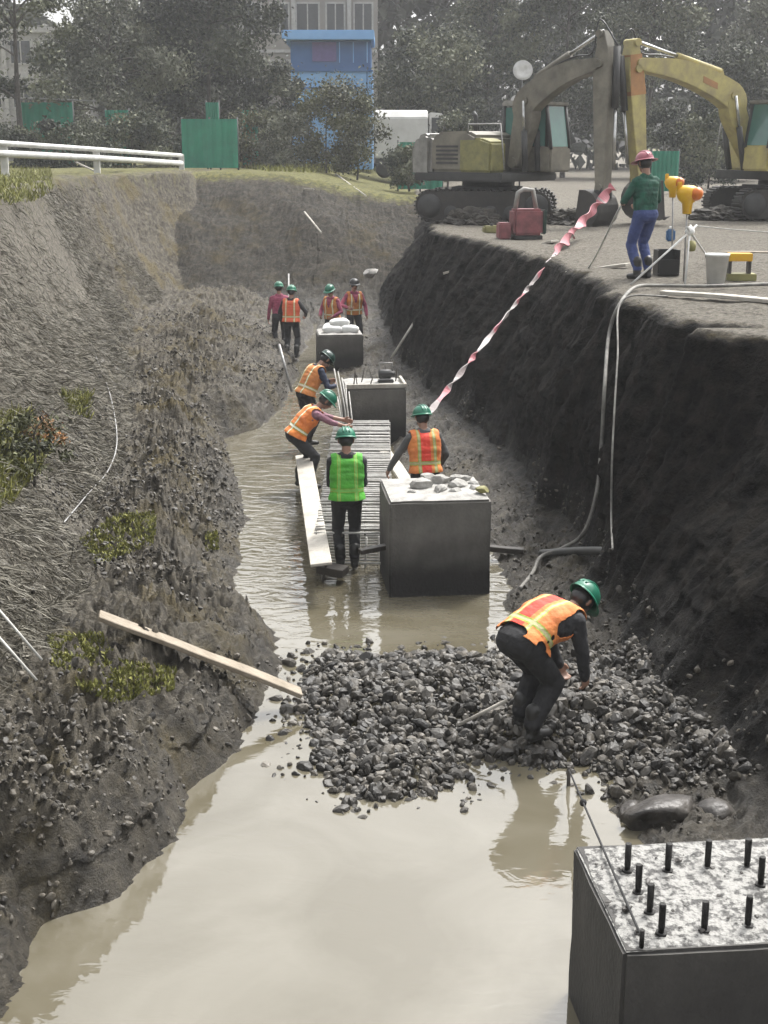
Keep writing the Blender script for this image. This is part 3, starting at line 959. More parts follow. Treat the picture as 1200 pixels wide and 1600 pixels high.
# ------------------------------------------------------------------ beam formwork and its rebar cage
pF, pB = at(552, 893, 0.1), at(566, 690, 0.1)
LB = (pB - pF).length
yaw = math.atan2(-(pB - pF).x, (pB - pF).y)
cage = thing('rebar_cage', 'long rebar cage of closely spaced stirrups lying between the form boards', 'rebar cage', pF, yaw)
WC = .92
for (x, z) in [(-WC / 2, .02), (0, .02), (WC / 2, .02), (-WC / 2, .38), (-.14, .38), (.14, .38), (WC / 2, .38)]:
    mb = MB(); mb.tube([(x, .25 + (0.05 * (x * 7 % 1)), z), (x + .01, LB * .5, z - .006), (x, LB, z)], .013, 6)
    mb.build('long_bar', 'rebar', cage)
M['stirrup'] = mat('pale_dusty_rebar', (.60, .59, .56), (.36, .35, .32), 12, .65, .2, 60)
k = 0; yy = .34
while yy < LB - .05 and k < 96:
    w, zt = WC / 2 + .014, .40 + random.uniform(-.012, .012)
    dx = random.uniform(-.012, .012); dy = random.uniform(-.015, .015)
    mb = MB(); mb.tube([(-w + dx, yy, .0), (-w + dx, yy, zt), (w + dx, yy + dy, zt), (w + dx, yy + dy, .0), (-w + dx, yy, .0)], .0155, 6)
    mb.build('stirrup', 'stirrup', cage)
    yy += .125; k += 1


def board(name, a, b, width, th, material, label, tilt=0.0, bev=.006, cat='board', group=None):
    a, b = Vector(a), Vector(b)
    d = (b - a); L = d.length; d.normalize()
    s = d.cross(Vector((0, 0, 1))).normalized(); n = s.cross(d)
    s, n = s * math.cos(tilt) + n * math.sin(tilt), n * math.cos(tilt) - s * math.sin(tilt)
    mx = Matrix((( *s, 0), (*d, 0), (*n, 0), (0, 0, 0, 1))).transposed()
    bm = bmesh.new(); bmesh.ops.create_cube(bm, size=1)
    for v in bm.verts: v.co = Vector((v.co.x * width, (v.co.y + .5) * L, v.co.z * th))
    bmesh.ops.bevel(bm, geom=bm.edges[:], offset=bev, segments=1, affect='EDGES')
    bmesh.ops.subdivide_edges(bm, edges=[e for e in bm.edges if e.calc_length() > L * .7], cuts=10)
    V = np.array([v.co[:] for v in bm.verts]); q = fbm(V * 1.3 + width * 31, 2) * .02
    for v, z in zip(bm.verts, q): v.co.z += z
    o = MB().bm(bm).build(name, material)
    o.matrix_basis = Matrix.Translation(a) @ mx
    return tag(o, label, cat, group)


board('form_board', at(502, 882, .47), at(474, 712, .47), .25, .035, 'pale_wood', 'pale form board on the left edge of the rebar cage beside the green vest', .12)
board('side_board', at(508, 889, .18), at(480, 716, .18), .34, .03, 'dark_wood', 'dark upright form side under the pale board left of the rebar cage', 1.35)
board('form_board', at(640, 758, .42), at(598, 700, .42), .26, .035, 'pale_wood', 'short pale form board right of the rebar cage beside the nearest block', -.35)
board('cross_timber', at(499, 886, .16), at(540, 893, .14), .22, .10, 'dark_wood', 'dark wet timber block closing the left front of the cage', 0)
board('cross_timber', at(562, 862, .46), at(612, 853, .48), .10, .06, 'dark_wood', 'dark timber laid across the front of the rebar cage', 0)
board('cross_timber', at(760, 856, .15), at(818, 862, .12), .10, .07, 'dark_wood', 'dark timber lying in the mud right of the nearest block', 0)
for (x, y, h) in [(570, 905, .4), (590, 897, .35), (562, 893, .35), (604, 905, .38)]:
    p = at(x, y, -.15)
    mb = MB(); mb.tube([p, p + Vector((random.uniform(-.03, .03), 0, h + .15))], .013, 6)
    tag(mb.build('rebar_stub', 'stirrup'), 'pale bar end poking out of the water before the rebar cage', 'rebar', 'bar ends before the rebar cage')
# bundle of tall starter bars leaning between the cage and the middle block
t = thing('rebar_bundle', 'bundle of long thin bars leaning up between the green vest and the middle block', 'rebar', at(543, 695, .1))
o0 = t.location.copy()
for (x0, x1, y1) in [(540, 522, 576), (545, 528, 580), (549, 534, 590), (536, 527, 620), (542, 540, 600), (551, 545, 612)]:
    a = at(x0, 694, .2); b = aty(x1, y1, a.y + .5)
    MB().tube([a - o0, (a + b) / 2 - o0 + Vector((.02, 0, 0)), b - o0], .012, 6).build('bar', 'stirrup', t)


# ------------------------------------------------------------------ people
def ik(a, b, l1, l2, pole):
    a, b = Vector(a), Vector(b)
    d = b - a; L = d.length
    if L > (l1 + l2) * .995:
        b = a + d * ((l1 + l2) * .995 / L); d = b - a; L = d.length
    d.normalize()
    x = (l1 * l1 - l2 * l2 + L * L) / (2 * L)
    h = math.sqrt(max(l1 * l1 - x * x, 0))
    p = Vector(pole); p = p - d * p.dot(d); p.normalize()
    return a + d * x + p * h, b


def person(pos, rz, label, shirt='grey_cloth', trousers='black_cloth', vest=None, hat='hat_green', pelvis=.90, hip_back=0.0,
           lean=0.0, curve=0.0, twist=0.0, head_pitch=0.0, head_yaw=0.0, hands=None, feet=None, gloves='skin', brim_all=False, scale=1.0,
           bulk=1.0, elbow=(1, -.6, -.3), boots='boots', sleeve_to=1.0, group=None, knee_out=.1, grip=.5, cap=False):
    T = thing('person', label, 'person', pos, rz, group)
    T.scale = (scale,) * 3
    feet = feet or [(-.12, .02, 0), (.12, .02, 0)]
    hands = hands or [(-.27, .08, .80), (.27, .08, .80)]
    pel = Vector((0, hip_back, pelvis))

    def sp(t):                                                       # point of the spine t metres above the hips
        a = lean + curve * (t / .5) * .5
        return pel + Vector((0, math.sin(a) * t, math.cos(a) * t))

    def ax_(t):
        a = lean + curve * (t / .5)
        return Vector((0, math.sin(a), math.cos(a)))
    fw = lambda t: Vector((0, ax_(t).z, -ax_(t).y))
    side = Vector((math.cos(twist), math.sin(twist), 0))
    C = []                                                           # a, b, ra, rb, tag

    def cap_(a, b, ra, rb, tg):
        k_ = bulk if tg in ('torso', 'trousers', 'sleeve') else 1.0
        C.append((Vector(a), Vector(b), ra * k_, rb * k_, tg))
    X1 = Vector((1, 0, 0))
    # trunk
    cap_(pel - X1 * .075 + Vector((0, -.01, .0)), pel + X1 * .075 + Vector((0, -.01, .0)), .122, .122, 'trousers')
    cap_(sp(.09) - X1 * .07, sp(.09) + X1 * .07, .118, .118, 'torso')
    cap_(sp(.20) - side * .07, sp(.20) + side * .07, .118, .118, 'torso')
    cap_(sp(.145) - X1 * .07, sp(.145) + X1 * .07, .119, .119, 'torso'); cap_(sp(.27) - side * .078, sp(.27) + side * .078, .121, .121, 'torso'); cap_(sp(.40) - side * .10, sp(.40) + side * .10, .108, .108, 'torso')
    cap_(sp(.34) - side * .085 + fw(.34) * .01, sp(.34) + side * .085 + fw(.34) * .01, .122, .122, 'torso')
    cap_(sp(.45) - side * .14, sp(.45) + side * .14, .078, .078, 'torso')
    cap_(sp(.50) - side * .05, sp(.50) + side * .05, .066, .066, 'torso')
    # neck and head
    nb = sp(.50)
    ha = lean + curve + head_pitch
    hu = Vector((0, math.sin(ha), math.cos(ha))); hf0 = Vector((0, hu.z, -hu.y))
    nk = nb + (ax_(.5) * .5 + hu * .5).normalized() * .09
    hc = nk + hu * .115 + hf0 * .015
    hr = Matrix.Rotation(head_yaw, 3, hu)
    hf = hr @ hf0; hx = hf.cross(hu)
    cap_(nb, nk + hu * .03, .058, .055, 'skin')
    cap_(hc - hf * .02, hc + hf * .015 + hu * .01, .092, .090, 'hair')
    cap_(hc + hf * .03 - hu * .03, hc + hf * .045 - hu * .075, .074, .050, 'skin')
    cap_(hc + hf * .055 + hu * .02, hc + hf * .06 - hu * .03, .055, .052, 'skin')
    cap_(hc + hf * .095 + hu * .005, hc + hf * .122 - hu * .032, .010, .016, 'skin')              # nose
    cap_(hc + hf * .098 - hu * .066 - hx * .018, hc + hf * .098 - hu * .066 + hx * .018, .009, .009, 'lip')
    for s in (-1, 1):
        cap_(hc + hx * s * .088 - hf * .005 + hu * .01, hc + hx * s * .088 - hf * .008 - hu * .03, .017, .012, 'skin')
        cap_(hc + hf * .098 + hx * s * .033 + hu * .004, hc + hf * .099 + hx * s * .033 + hu * .004, .013, .013, 'eye')
        cap_(hc + hf * .100 + hx * s * .018 + hu * .026, hc + hf * .090 + hx * s * .05 + hu * .026, .009, .007, 'hair')
    # legs
    for i, s in enumerate((-1, 1)):
        hip = pel + X1 * s * .092 + Vector((0, 0, -.02))
        f = Vector(feet[i]); an = f + Vector((0, -.03, .10))
        kn, an = ik(hip, an, .425, .415, (s * knee_out, 1, .1))
        cap_(hip, kn, .102, .074, 'trousers'); cap_(kn, an + Vector((0, 0, .06)), .076, .066, 'trousers')
        cap_(an + Vector((0, 0, .16)), an, .064, .058, 'boots')
        cap_(an + Vector((0, -.02, -.055)), an + Vector((0, .07, -.055)), .048, .047, 'boots')
        cap_(an + Vector((s * .005, .09, -.06)), an + Vector((s * .015, .16, -.066)), .046, .038, 'boots')
    # arms
    for i, s in enumerate((-1, 1)):
        sh = sp(.445) + side * s * .185
        w = Vector(hands[i])
        el, w = ik(sh, w, .285, .25, (s * elbow[0] * .6, elbow[1], elbow[2]))
        cap_(sp(.45) + side * s * .12, sh, .07, .064, 'sleeve')
        cap_(sh, el, .062, .050, 'sleeve')
        fe = el + (w - el) * sleeve_to
        cap_(el, fe, .050, .040, 'sleeve')
        cap_(el + (w - el) * .3, w, .036, .029, 'skin')
        d = (w - el).normalized()
        n_ = d.cross(X1 * s); n_ = n_ if n_.length > .1 else d.cross(Vector((0, 1, 0)))
        n_.normalize(); inn = -X1 * s; inn = (inn - d * inn.dot(d))
        inn = inn.normalized() if inn.length > .05 else d.orthogonal().normalized()
        ac = d.cross(inn).normalized()                               # across the knuckles
        if ac.y < 0: ac = -ac                                        # thumb to the front
        for q in (-.027, -.009, .009, .027):
            cap_(w + ac * q * .7, w + d * .085 + ac * q, .017, .0145, 'hand')
        for q, ln in ((-.03, .062), (-.010, .074), (.010, .08), (.03, .072)):
            b0 = w + d * .088 + ac * q
            d1 = (d * math.cos(grip) + inn * math.sin(grip)).normalized()
            d2 = (d * math.cos(grip * 2.2) + inn * math.sin(grip * 2.2)).normalized()
            k1 = b0 + d1 * ln * .55; cap_(b0, k1, .0118, .0108, 'hand'); cap_(k1, k1 + d2 * ln * .55, .0108, .0092, 'hand')
        t0 = w + d * .025 + ac * .026; t1 = t0 + (ac * .7 + d * .6 + inn * .3).normalized() * .042
        cap_(t0, t1, .015, .0125, 'hand'); cap_(t1, t1 + (d * .85 + inn * .4).normalized() * .034, .0122, .010, 'hand')
    # one surface: union of the tapered forms by voxel remesh
    mb = MB()
    for (a, b, ra, rb, tg) in C:
        d = b - a
        if d.length < 1e-4: d = Vector((0, 0, 1e-3)); b = a + d
        dn_ = d.normalized(); seg = 14 if max(ra, rb) > .03 else 10
        pr, rr = [], []
        for k in range(5):
            an_ = math.pi / 2 * (1 - k / 4)
            pr.append(a - dn_ * ra * math.sin(an_)); rr.append(max(ra * math.cos(an_), .0006))
        for k in range(5):
            an_ = math.pi / 2 * (k / 4)
            pr.append(b + dn_ * rb * math.sin(an_)); rr.append(max(rb * math.cos(an_), .0006))
        mb.tube(pr, rr, seg)
    o = mb.build('tmp', 'skin')
    md = o.modifiers.new('r', 'REMESH'); md.mode = 'VOXEL'; md.voxel_size = .0085
    ms = o.modifiers.new('s', 'SMOOTH'); ms.factor = .5; ms.iterations = 3
    dg = bpy.context.evaluated_depsgraph_get()
    me = bpy.data.meshes.new_from_object(o.evaluated_get(dg))
    tmp = o.data
    bpy.data.objects.remove(o); bpy.data.meshes.remove(tmp)
    me.name = 'body'
    nv = len(me.vertices)
    V = np.empty(nv * 3, np.float32); me.vertices.foreach_get('co', V); V = V.reshape(-1, 3).astype(float)
    # cloth folds, stronger low on the sleeves and at the knees
    nf = len(me.polygons)
    Fc = np.array([list(p.vertices) for p in me.polygons])
    cen = V[Fc].mean(1)
    best = np.full(nf, 9.0); tg_i = np.zeros(nf, int)
    names = ['skin', 'hand', 'hair', 'lip', 'eye', 'torso', 'sleeve', 'trousers', 'boots']
    bestv = np.full(nv, 9.0); tgv = np.zeros(nv, int)
    for (a, b, ra, rb, tg) in C:
        a, b = np.array(a), np.array(b); ab = b - a; q = ab @ ab + 1e-12
        for Pn, bs, ti in ((cen, best, tg_i), (V, bestv, tgv)):
            t_ = np.clip((Pn - a) @ ab / q, 0, 1)
            ds = np.linalg.norm(Pn - a - t_[:, None] * ab, axis=1) - (ra + (rb - ra) * t_)
            if tg in ('eye', 'lip'): ds = ds - .003
            m_ = ds < bs
            bs[m_] = ds[m_]; ti[m_] = names.index(tg)
    nrm = np.empty(nv * 3, np.float32); me.vertices.foreach_get('normal', nrm); nrm = nrm.reshape(-1, 3)
    cloth = np.isin(tgv, [5, 6, 7])
    fold = fbm(V * np.array([9, 9, 16]) + pos[0] * 7, 3, .6) * .008 + fbm(V * 26 + pos[1], 2) * .004
    V2 = V + nrm * (fold * cloth)[:, None]
    me.vertices.foreach_set('co', V2.astype(np.float32).ravel())
    mats = [M['skin'], M[gloves], M['hat_black'], M['red_plastic'], M['hat_black'], M[shirt], M[shirt], M[trousers], M[boots]]
    me.materials.clear()
    for m in mats: me.materials.append(m)
    me.polygons.foreach_set('material_index', tg_i.astype(np.int32))
    me.polygons.foreach_set('use_smooth', np.ones(nf, bool))
    me.update()
    link_mesh('body', me, T)
    # vest: a cloth shell standing off the trunk
    if vest:
        tt = (V - np.array(pel))
        ca_ = np.array([list(ax_(max(0, min(.5, t_)))) for t_ in np.linspace(0, .5, 21)])
        # height along the bent spine: nearest of sampled spine points
        ts = np.linspace(-.06, .56, 63); S = np.array([list(sp(t_)) for t_ in ts])
        yz = V[:, None, 1:] - S[None, :, 1:]
        axd = np.array([[ax_(t_).y, ax_(t_).z] for t_ in ts])
        al = np.abs((yz * axd[None]).sum(2)); tv = ts[np.argmin(al, 1)]
        lat = (V - np.array(sp(.3))) @ np.array(side)
        fwv = np.array([((V[i] - np.array(sp(tv[i]))) @ np.array(fw(tv[i]))) for i in range(nv)])
        okv = np.isin(tgv, [5, 6, 7, 0]) & (tv > -.05) & (tv < .535) & (np.abs(lat) < .205) & ~((tgv == 7) & (tv < -.02))
        neckcut = (tv > .49) & (np.abs(lat) < .06 + .05 * (fwv > 0))
        vneck = (fwv > 0.02) & (np.abs(lat) < (tv - .28) * .35)
        armhole = (np.abs(lat) > .165) & (tv < .47) & np.isin(tgv, [6])
        okv &= ~((tgv == 6) & ((np.abs(fwv) > .12) | (tv < .34)))
        okv &= ~((tgv == 7) & (np.abs(fwv) > .135))
        okv &= ~neckcut & ~vneck & ~armhole & (np.isin(tgv, [5, 7]) | (np.abs(lat) < .19)) & (tgv != 0)
        fk = okv[Fc].all(1)
        # keep the big connected shell only
        idx = np.unique(Fc[fk]); mp = -np.ones(nv, int); mp[idx] = np.arange(len(idx))
        off = .019 + .004 * fbm(V[idx] * np.array([8, 8, 11]) + 3, 3) + .012 * np.clip((.08 - tv[idx]) / .12, 0, 1)
        VV = V2[idx] + nrm[idx] * off[:, None]
        uvw = np.stack([np.clip(lat[idx] / .5 + .5, 0, 1), np.clip(tv[idx] / .6 + .1, 0, 1), (fwv[idx] > 0) * 1.0, np.ones(len(idx))], 1)
        vo = mesh_np('safety_vest', VV, mp[Fc[fk]], M[vest], T, True, uvw, 'vest')
        sm_ = vo.modifiers.new('smooth', 'SMOOTH'); sm_.factor = .5; sm_.iterations = 14
        so = vo.modifiers.new('thick', 'SOLIDIFY'); so.thickness = .006; so.offset = 1
    # hard hat
    hm = Matrix((( *hx, 0), (*hf, 0), (*hu, 0), (0, 0, 0, 1))).transposed()
    hm.translation = hc + hu * .035
    if hat:
        hh = bpy.data.objects.new('hat_tmp', None); bpy.data.objects.remove(hh)
        mb = MB(); pr = []
        for k in range(9):
            a = math.pi / 2 * k / 8; pr.append((max(math.cos(a) ** .8, 1e-3) if k < 8 else 1e-3, math.sin(a)))
        mb.lathe(pr, 28, mx=hm @ Matrix.Diagonal((.122, .148, .128, 1)), cap=False)
        if not cap:
            for xx in (-.035, 0, .035):
                mb.tube([hm @ Vector((xx, .14 * math.cos(a), .004 + .129 * math.sin(a) - (abs(xx) * .12))) for a in [math.pi * (.12 + .76 * k / 14) for k in range(15)]], .011, 6)
        ho = mb.build('baseball_cap' if cap else 'hard_hat', hat, T)
        mb = MB(); vs, fs = [], []
        nseg = 32
        for k in range(nseg):
            a = 2 * math.pi * k / nseg
            fr = max(0, math.sin(a)) ** 2
            e = (.055 if brim_all else .012) + (.05 if not brim_all else .02) * fr
            for (rx, ry, z) in ((.117, .143, .0), (.122 + e, .148 + e, -.012 - .008 * fr), (.122 + e, .148 + e, -.006 - .008 * fr), (.120, .146, .012)):
                vs.append(hm @ Vector((rx * math.cos(a), ry * math.sin(a), z)))
        for k in range(nseg):
            for q in range(4):
                a, b = k * 4 + q, k * 4 + (q + 1) % 4
                c, d = ((k + 1) % nseg) * 4 + (q + 1) % 4, ((k + 1) % nseg) * 4 + q
                fs.append([a, b, c, d])
        mb.add(vs, fs, 0, True); mb.build('brim', hat, ho)
    T['_hands'] = 0
    del T['_hands']
    bpy.context.view_layer.update()
    return T, C


def vest_mat(name, base, base2, stripe, red=None):
    def build(nt, b):
        N = nt.nodes.new; L = nt.links.new
        a = N('ShaderNodeAttribute'); a.attribute_name = 'vest'
        s = N('ShaderNodeSeparateColor'); L(a.outputs['Color'], s.inputs[0])
        tc = N('ShaderNodeTexCoord'); n = N('ShaderNodeTexNoise'); n.inputs['Scale'].default_value = 6; n.inputs['Detail'].default_value = 5
        L(tc.outputs['Object'], n.inputs['Vector'])
        cr = N('ShaderNodeValToRGB'); cr.color_ramp.elements[0].position = .38; cr.color_ramp.elements[1].position = .62
        cr.color_ramp.elements[0].color = (*base2, 1); cr.color_ramp.elements[1].color = (*base, 1)
        L(n.outputs['Fac'], cr.inputs['Fac'])
        cur = cr.outputs['Color']

        def band(src, c, w):
            d = N('ShaderNodeMath'); d.operation = 'SUBTRACT'; L(src, d.inputs[0]); d.inputs[1].default_value = c
            e = N('ShaderNodeMath'); e.operation = 'ABSOLUTE'; L(d.outputs[0], e.inputs[0])
            f = N('ShaderNodeMath'); f.operation = 'LESS_THAN'; L(e.outputs[0], f.inputs[0]); f.inputs[1].default_value = w
            return f.outputs[0]

        def put(f, col):
            nonlocal cur
            x = N('ShaderNodeMix'); x.data_type = 'RGBA'; L(f, x.inputs[0]); L(cur, x.inputs[6]); x.inputs[7].default_value = (*col, 1)
            cur = x.outputs[2]
        if red: put(band(s.outputs[0], .46, .13), red)
        for w, col in ((.05, (.26, .34, .05)), (.03, stripe)):
            put(band(s.outputs[0], .5 - .20, w * .75), col); put(band(s.outputs[0], .5 + .20, w * .75), col)
            put(band(s.outputs[1], .28, w * .8), col)
        L(cur, b.inputs['Base Color'])
        n2 = N('ShaderNodeTexNoise'); n2.inputs['Scale'].default_value = 16; L(tc.outputs['Object'], n2.inputs['Vector'])
        bp = N('ShaderNodeBump'); bp.inputs['Strength'].default_value = .5; bp.inputs['Distance'].default_value = .03
        L(n2.outputs['Fac'], bp.inputs['Height']); L(bp.outputs['Normal'], b.inputs['Normal'])
    return attr_mat(name, None, .75, build)


M['vest_orange'] = vest_mat('orange_vest', (.66, .20, .035), (.52, .13, .03), (.62, .60, .52))
M['vest_salmon'] = vest_mat('salmon_vest', (.66, .13, .06), (.56, .10, .045), (.66, .50, .38))
M['vest_tan'] = vest_mat('faded_orange_vest', (.50, .19, .05), (.38, .13, .035), (.62, .55, .45))
M['vest_redorange'] = vest_mat('red_orange_vest', (.62, .21, .055), (.52, .15, .04), (.36, .34, .18), (.60, .045, .025))
M['vest_green'] = vest_mat('lime_vest', (.075, .36, .03), (.055, .28, .025), (.17, .44, .09))
WG = 'workers in hard hats at the trench'
# bent worker on the gravel, facing right
p1 = at(828, 1146, .14)
P1, _ = person(p1, R(-52), 'man bent double on the gravel in an orange vest, green hard hat and black trousers', 'dark_cloth', 'black_cloth', 'vest_redorange',
       pelvis=.82, hip_back=-.13, lean=R(54), curve=R(40), head_pitch=R(-36), hands=[(-.14, .50, .30), (.17, .48, .25)],
       feet=[(-.12, .04, 0), (.12, -.06, 0)], gloves='skin', elbow=(.6, -.2, .1), group=WG, scale=1.08, bulk=1.16)
# green vest on the cage
p2 = at(543, 888, .05)
P2_, _ = person(p2, R(6), 'man seen from behind in a bright green vest and black trousers before the rebar cage', 'dark_cloth', 'black_cloth', 'vest_green',
        pelvis=.91, lean=R(4), head_pitch=R(14), hands=[(-.12, .30, 1.0), (.14, .28, .98)], feet=[(-.09, 0, 0), (.09, .04, 0)], elbow=(.6, -.8, -.5), group=WG)
# behind the nearest block
p3 = at(664, 836, 0)
P3_, _ = person(p3, R(14), 'man in a red and orange vest standing behind the nearest concrete block', 'grey_cloth', 'dark_cloth', 'vest_redorange',
        pelvis=.88, lean=R(9), curve=R(8), head_pitch=R(0), head_yaw=R(8), hands=[(-.42, .28, .86), (.24, .25, .86)], feet=[(-.13, 0, 0), (.13, .02, 0)], elbow=(1, -.4, .2), group=WG, scale=1.02)
# bent over, reaching right
p4 = at(474, 762, .05)
P4_, _ = person(p4, R(-72), 'man in an orange vest bending over the left form board with both arms reaching right', 'mauve_cloth', 'dark_cloth', 'vest_orange',
        pelvis=.83, hip_back=-.12, lean=R(32), curve=R(20), head_pitch=R(-8), hands=[(-.06, .74, .98), (.10, .72, .90)], feet=[(-.13, 0, 0), (.13, .08, 0)], elbow=(.5, -.2, -.6), sleeve_to=.3, group=WG)
p5 = at(478, 694, .1)
P5_, _ = person(p5, R(-58), 'man in dark clothes and dark hat with an orange bib, behind the bending worker', 'navy_cloth', 'black_cloth', 'vest_tan', hat='hat_dark',
        pelvis=.89, lean=R(24), curve=R(14), head_pitch=R(12), hands=[(-.1, .52, 1.05), (.15, .5, 1.0)], feet=[(-.12, -.1, 0), (.12, .02, 0)], elbow=(.8, -.3, -.5), group=WG)
p6 = at(456, 559, .1)
P6_, _ = person(p6, R(-8), 'man in a salmon vest and dark trousers standing left of the farthest block', 'dark_cloth', 'dark_cloth', 'vest_salmon',
        lean=R(4), head_pitch=R(10), hands=[(-.2, .3, 1.0), (.3, .3, 1.0)], elbow=(1.2, -.6, -.3), group=WG)
p7 = at(438, 548, .12)
P7_, _ = person(p7, R(10), 'man in a pink pullover and green hard hat left of the salmon vest', 'pink_cloth', 'dark_cloth', None,
        lean=R(4), head_pitch=R(8), hands=[(-.28, .1, .82), (.2, .3, 1.0)], group=WG, scale=.98)
p8 = at(520, 552, .1)
P8_, _ = person(p8, R(150), 'man in a faded orange vest with a pink collar standing behind the white sacks', 'pink_cloth', 'dark_cloth', 'vest_tan',
        lean=R(5), head_pitch=R(12), hands=[(-.2, .26, .98), (.2, .26, .98)], group=WG, scale=.98)
p9 = at(553, 546, .1)
P9_, _ = person(p9, R(-160), 'man in a dark cap, orange vest and pink shirt right of the white sacks', 'pink_cloth', 'dark_cloth', 'vest_tan', hat='hat_black',
        lean=R(3), hands=[(-.30, .12, .86), (.26, .30, 1.08)], group=WG, cap=True, scale=1.02)
p10 = at(1003, 438, 3.2); p10.z = max(surf(p10.x, p10.y), 3.1)
P10_, _ = person(p10, R(28), 'man in a green jacket, blue jeans and faded red hat on the right bank', 'green_cloth', 'jeans', None, hat='hat_red',
         lean=R(2), head_pitch=R(10), hands=[(-.16, .32, 1.06), (.18, .30, 1.02)], feet=[(-.12, 0, 0), (.11, .05, 0)], brim_all=True, group=None, scale=1.03)


# ------------------------------------------------------------------ sticks, poles, ropes and hoses
def rod(name, pts, r, material, label, cat, group=None, seg=8, n=10):
    mb = MB(); mb.tube(curve_pts(pts, n) if len(pts) > 2 else pts, r, seg)
    return tag(mb.build(name, material), label, cat, group)


def drop(px, py, Y):
    p = aty(px, py, Y); return p


# plank from the bench to the gravel
a = on(158, 1010, .8, .31); b = at(470, 1084, .15)
board('plank', a, b, .19, .045, 'wood', 'long pale plank reaching from the left bench to the gravel mound', 0)
rod('pole', [at(718, 1132, .17), at(792, 1094, .45)], .016, 'pale_wood', 'pale wooden stick lying on the gravel beside the bent worker', 'stick')
rod('pole', [aty(611, 560, at(640, 585, .2).y), aty(671, 466, at(640, 585, .2).y + .9)], .028, 'pale_wood', 'slanting pale pole propped against the dark right wall', 'pole')
a = at(456, 612, .1)
rod('pole', [a, aty(436, 538, a.y + .4)], .03, 'pale_steel', 'pale leaning pole at the left below the salmon vest', 'pole')
a = at(541, 535, .3)
rod('pole', [a, aty(540, 470, a.y)], .022, 'pale_steel', 'pale upright pole beside the man in the dark cap', 'pole')
a = at(451, 520, .5)
rod('pole', [a, aty(451, 428, a.y + 1)], .02, 'pale_steel', 'thin tall rod rising behind the salmon vest', 'pole')
# cord down the left slope
pts = [on(150, 560, 2.0, .04), on(172, 620, 1.6, .04), on(183, 690, 1.1, .04), on(170, 738, .9, .04), on(140, 775, .9, .05), on(100, 822, .9, .04)]
rod('cord', pts, .009, 'pale_steel', 'pale cord trailing down the left slope onto the bench', 'cord')
a, b = on(-12, 965, 1.2, .15), on(66, 1040, .9, .05)
rod('cane', [a, b], .012, 'rope', 'upper pale cane at the left edge of the bench', 'cane')
a, b = on(-12, 1008, 1.1, .15), on(58, 1072, .9, .05)
rod('cane', [a, b], .012, 'rope', 'lower pale cane at the left edge of the bench', 'cane')
# hoses over the right wall
def wallpt(px, py, off=.12):
    best, bp = 1e9, None
    for z in np.linspace(.1, 3.3, 65):
        p = at(px, py, z)
        i = int(np.clip(np.searchsorted(ys, p.y), 0, nr - 1))
        row = G[i]; j0, j1 = sum(SUB[:12]), sum(SUB[:16])
        xw_ = np.interp(p.z, np.maximum.accumulate(row[j0:j1, 2]), row[j0:j1, 0])
        if abs(xw_ - off - p.x) < best: best, bp = abs(xw_ - off - p.x), p
    return bp


hz = 3.2
top = [Vector((p.x, p.y, surf(p.x, p.y) + .06)) for p in [at(x, y, hz) for x, y in [(1330, 452), (1200, 452), (1100, 455), (1030, 452), (992, 456)]]]
low = [wallpt(968, 476), wallpt(952, 520), wallpt(945, 600), wallpt(940, 690), wallpt(932, 770), wallpt(912, 832)]
foot = [on(880, 862, .3, .05), on(845, 876, .2, .05), on(832, 900, .1, .04), on(812, 924, .0, .03)]
rod('hose', top + low + foot, .024, 'grey_hose', 'thick dusty hose draped over the right bank and down to the water', 'hose', n=8, seg=10)
low2 = [wallpt(972, 470, .1), wallpt(965, 560, .1), wallpt(957, 700, .1), wallpt(955, 800, .1), wallpt(957, 858, .06)]
rod('cable', [Vector((low2[0].x + .6, low2[0].y + .1, surf(low2[0].x + .6, low2[0].y + .1) + .03))] + low2, .012, 'grey_hose', 'thin cable hanging straight down the dark right wall', 'cable', n=8)
a = at(905, 503, 3.0)
rod('dark_pipe', [on(845, 872, .2, .06), on(905, 868, .35, .06), on(975, 872, .45, .08)], .05, 'dark_hose', 'dark pipe lying in the mud at the foot of the right wall', 'pipe')
# red and white warning tape, twisted, from the digger's bucket over the edge and down to the block
YB = at(870, 395, 3.2).y
tA, tB = aty(866, 399, YB - .7), aty(668, 648, at(664, 836, 0).y + .6)
tp = [aty(958, 292, at(950, 372, 3.2).y + .2), aty(908, 350, YB + 3), tA, tA.lerp(tB, .33), tA.lerp(tB, .66), tB]
pts = curve_pts(tp, 26)
mb = MB(); vs, fs, mi = [], [], []
for i, p in enumerate(pts):
    d = (pts[min(i + 1, len(pts) - 1)] - pts[max(i - 1, 0)]).normalized()
    u = d.cross(Vector((0, 1, 0))).normalized(); w = d.cross(u)
    a = i * .30 + 1.3 * math.sin(i * .17) + .5 * math.sin(i * .53)
    wd = .115 if i < 50 else .038 + .010 * math.sin(i * .9)
    q = (u * math.cos(a) + w * math.sin(a) * .6) * wd
    th = (w * math.cos(a) - u * math.sin(a)) * .006
    vs += [p + q + th, p - q + th, p - q - th, p + q - th]
for i in range(len(pts) - 1):
    for q in range(4):
        fs.append([i * 4 + q, i * 4 + (q + 1) % 4, (i + 1) * 4 + (q + 1) % 4, (i + 1) * 4 + q]); mi.append(0 if (i < 52 and i % 9) or (i // 5) % 3 == 0 else 1)
me = bpy.data.meshes.new('barrier_tape'); me.from_pydata([tuple(v) for v in vs], [], fs)
M['tape_red'] = mat('tape_red', (.50, .15, .18), (.38, .12, .14), 6, .5); M['tape_white'] = mat('tape_white', (.36, .31, .30), rough=.5)
me.materials.append(M['tape_red']); me.materials.append(M['tape_white'])
me.polygons.foreach_set('material_index', mi); me.update()
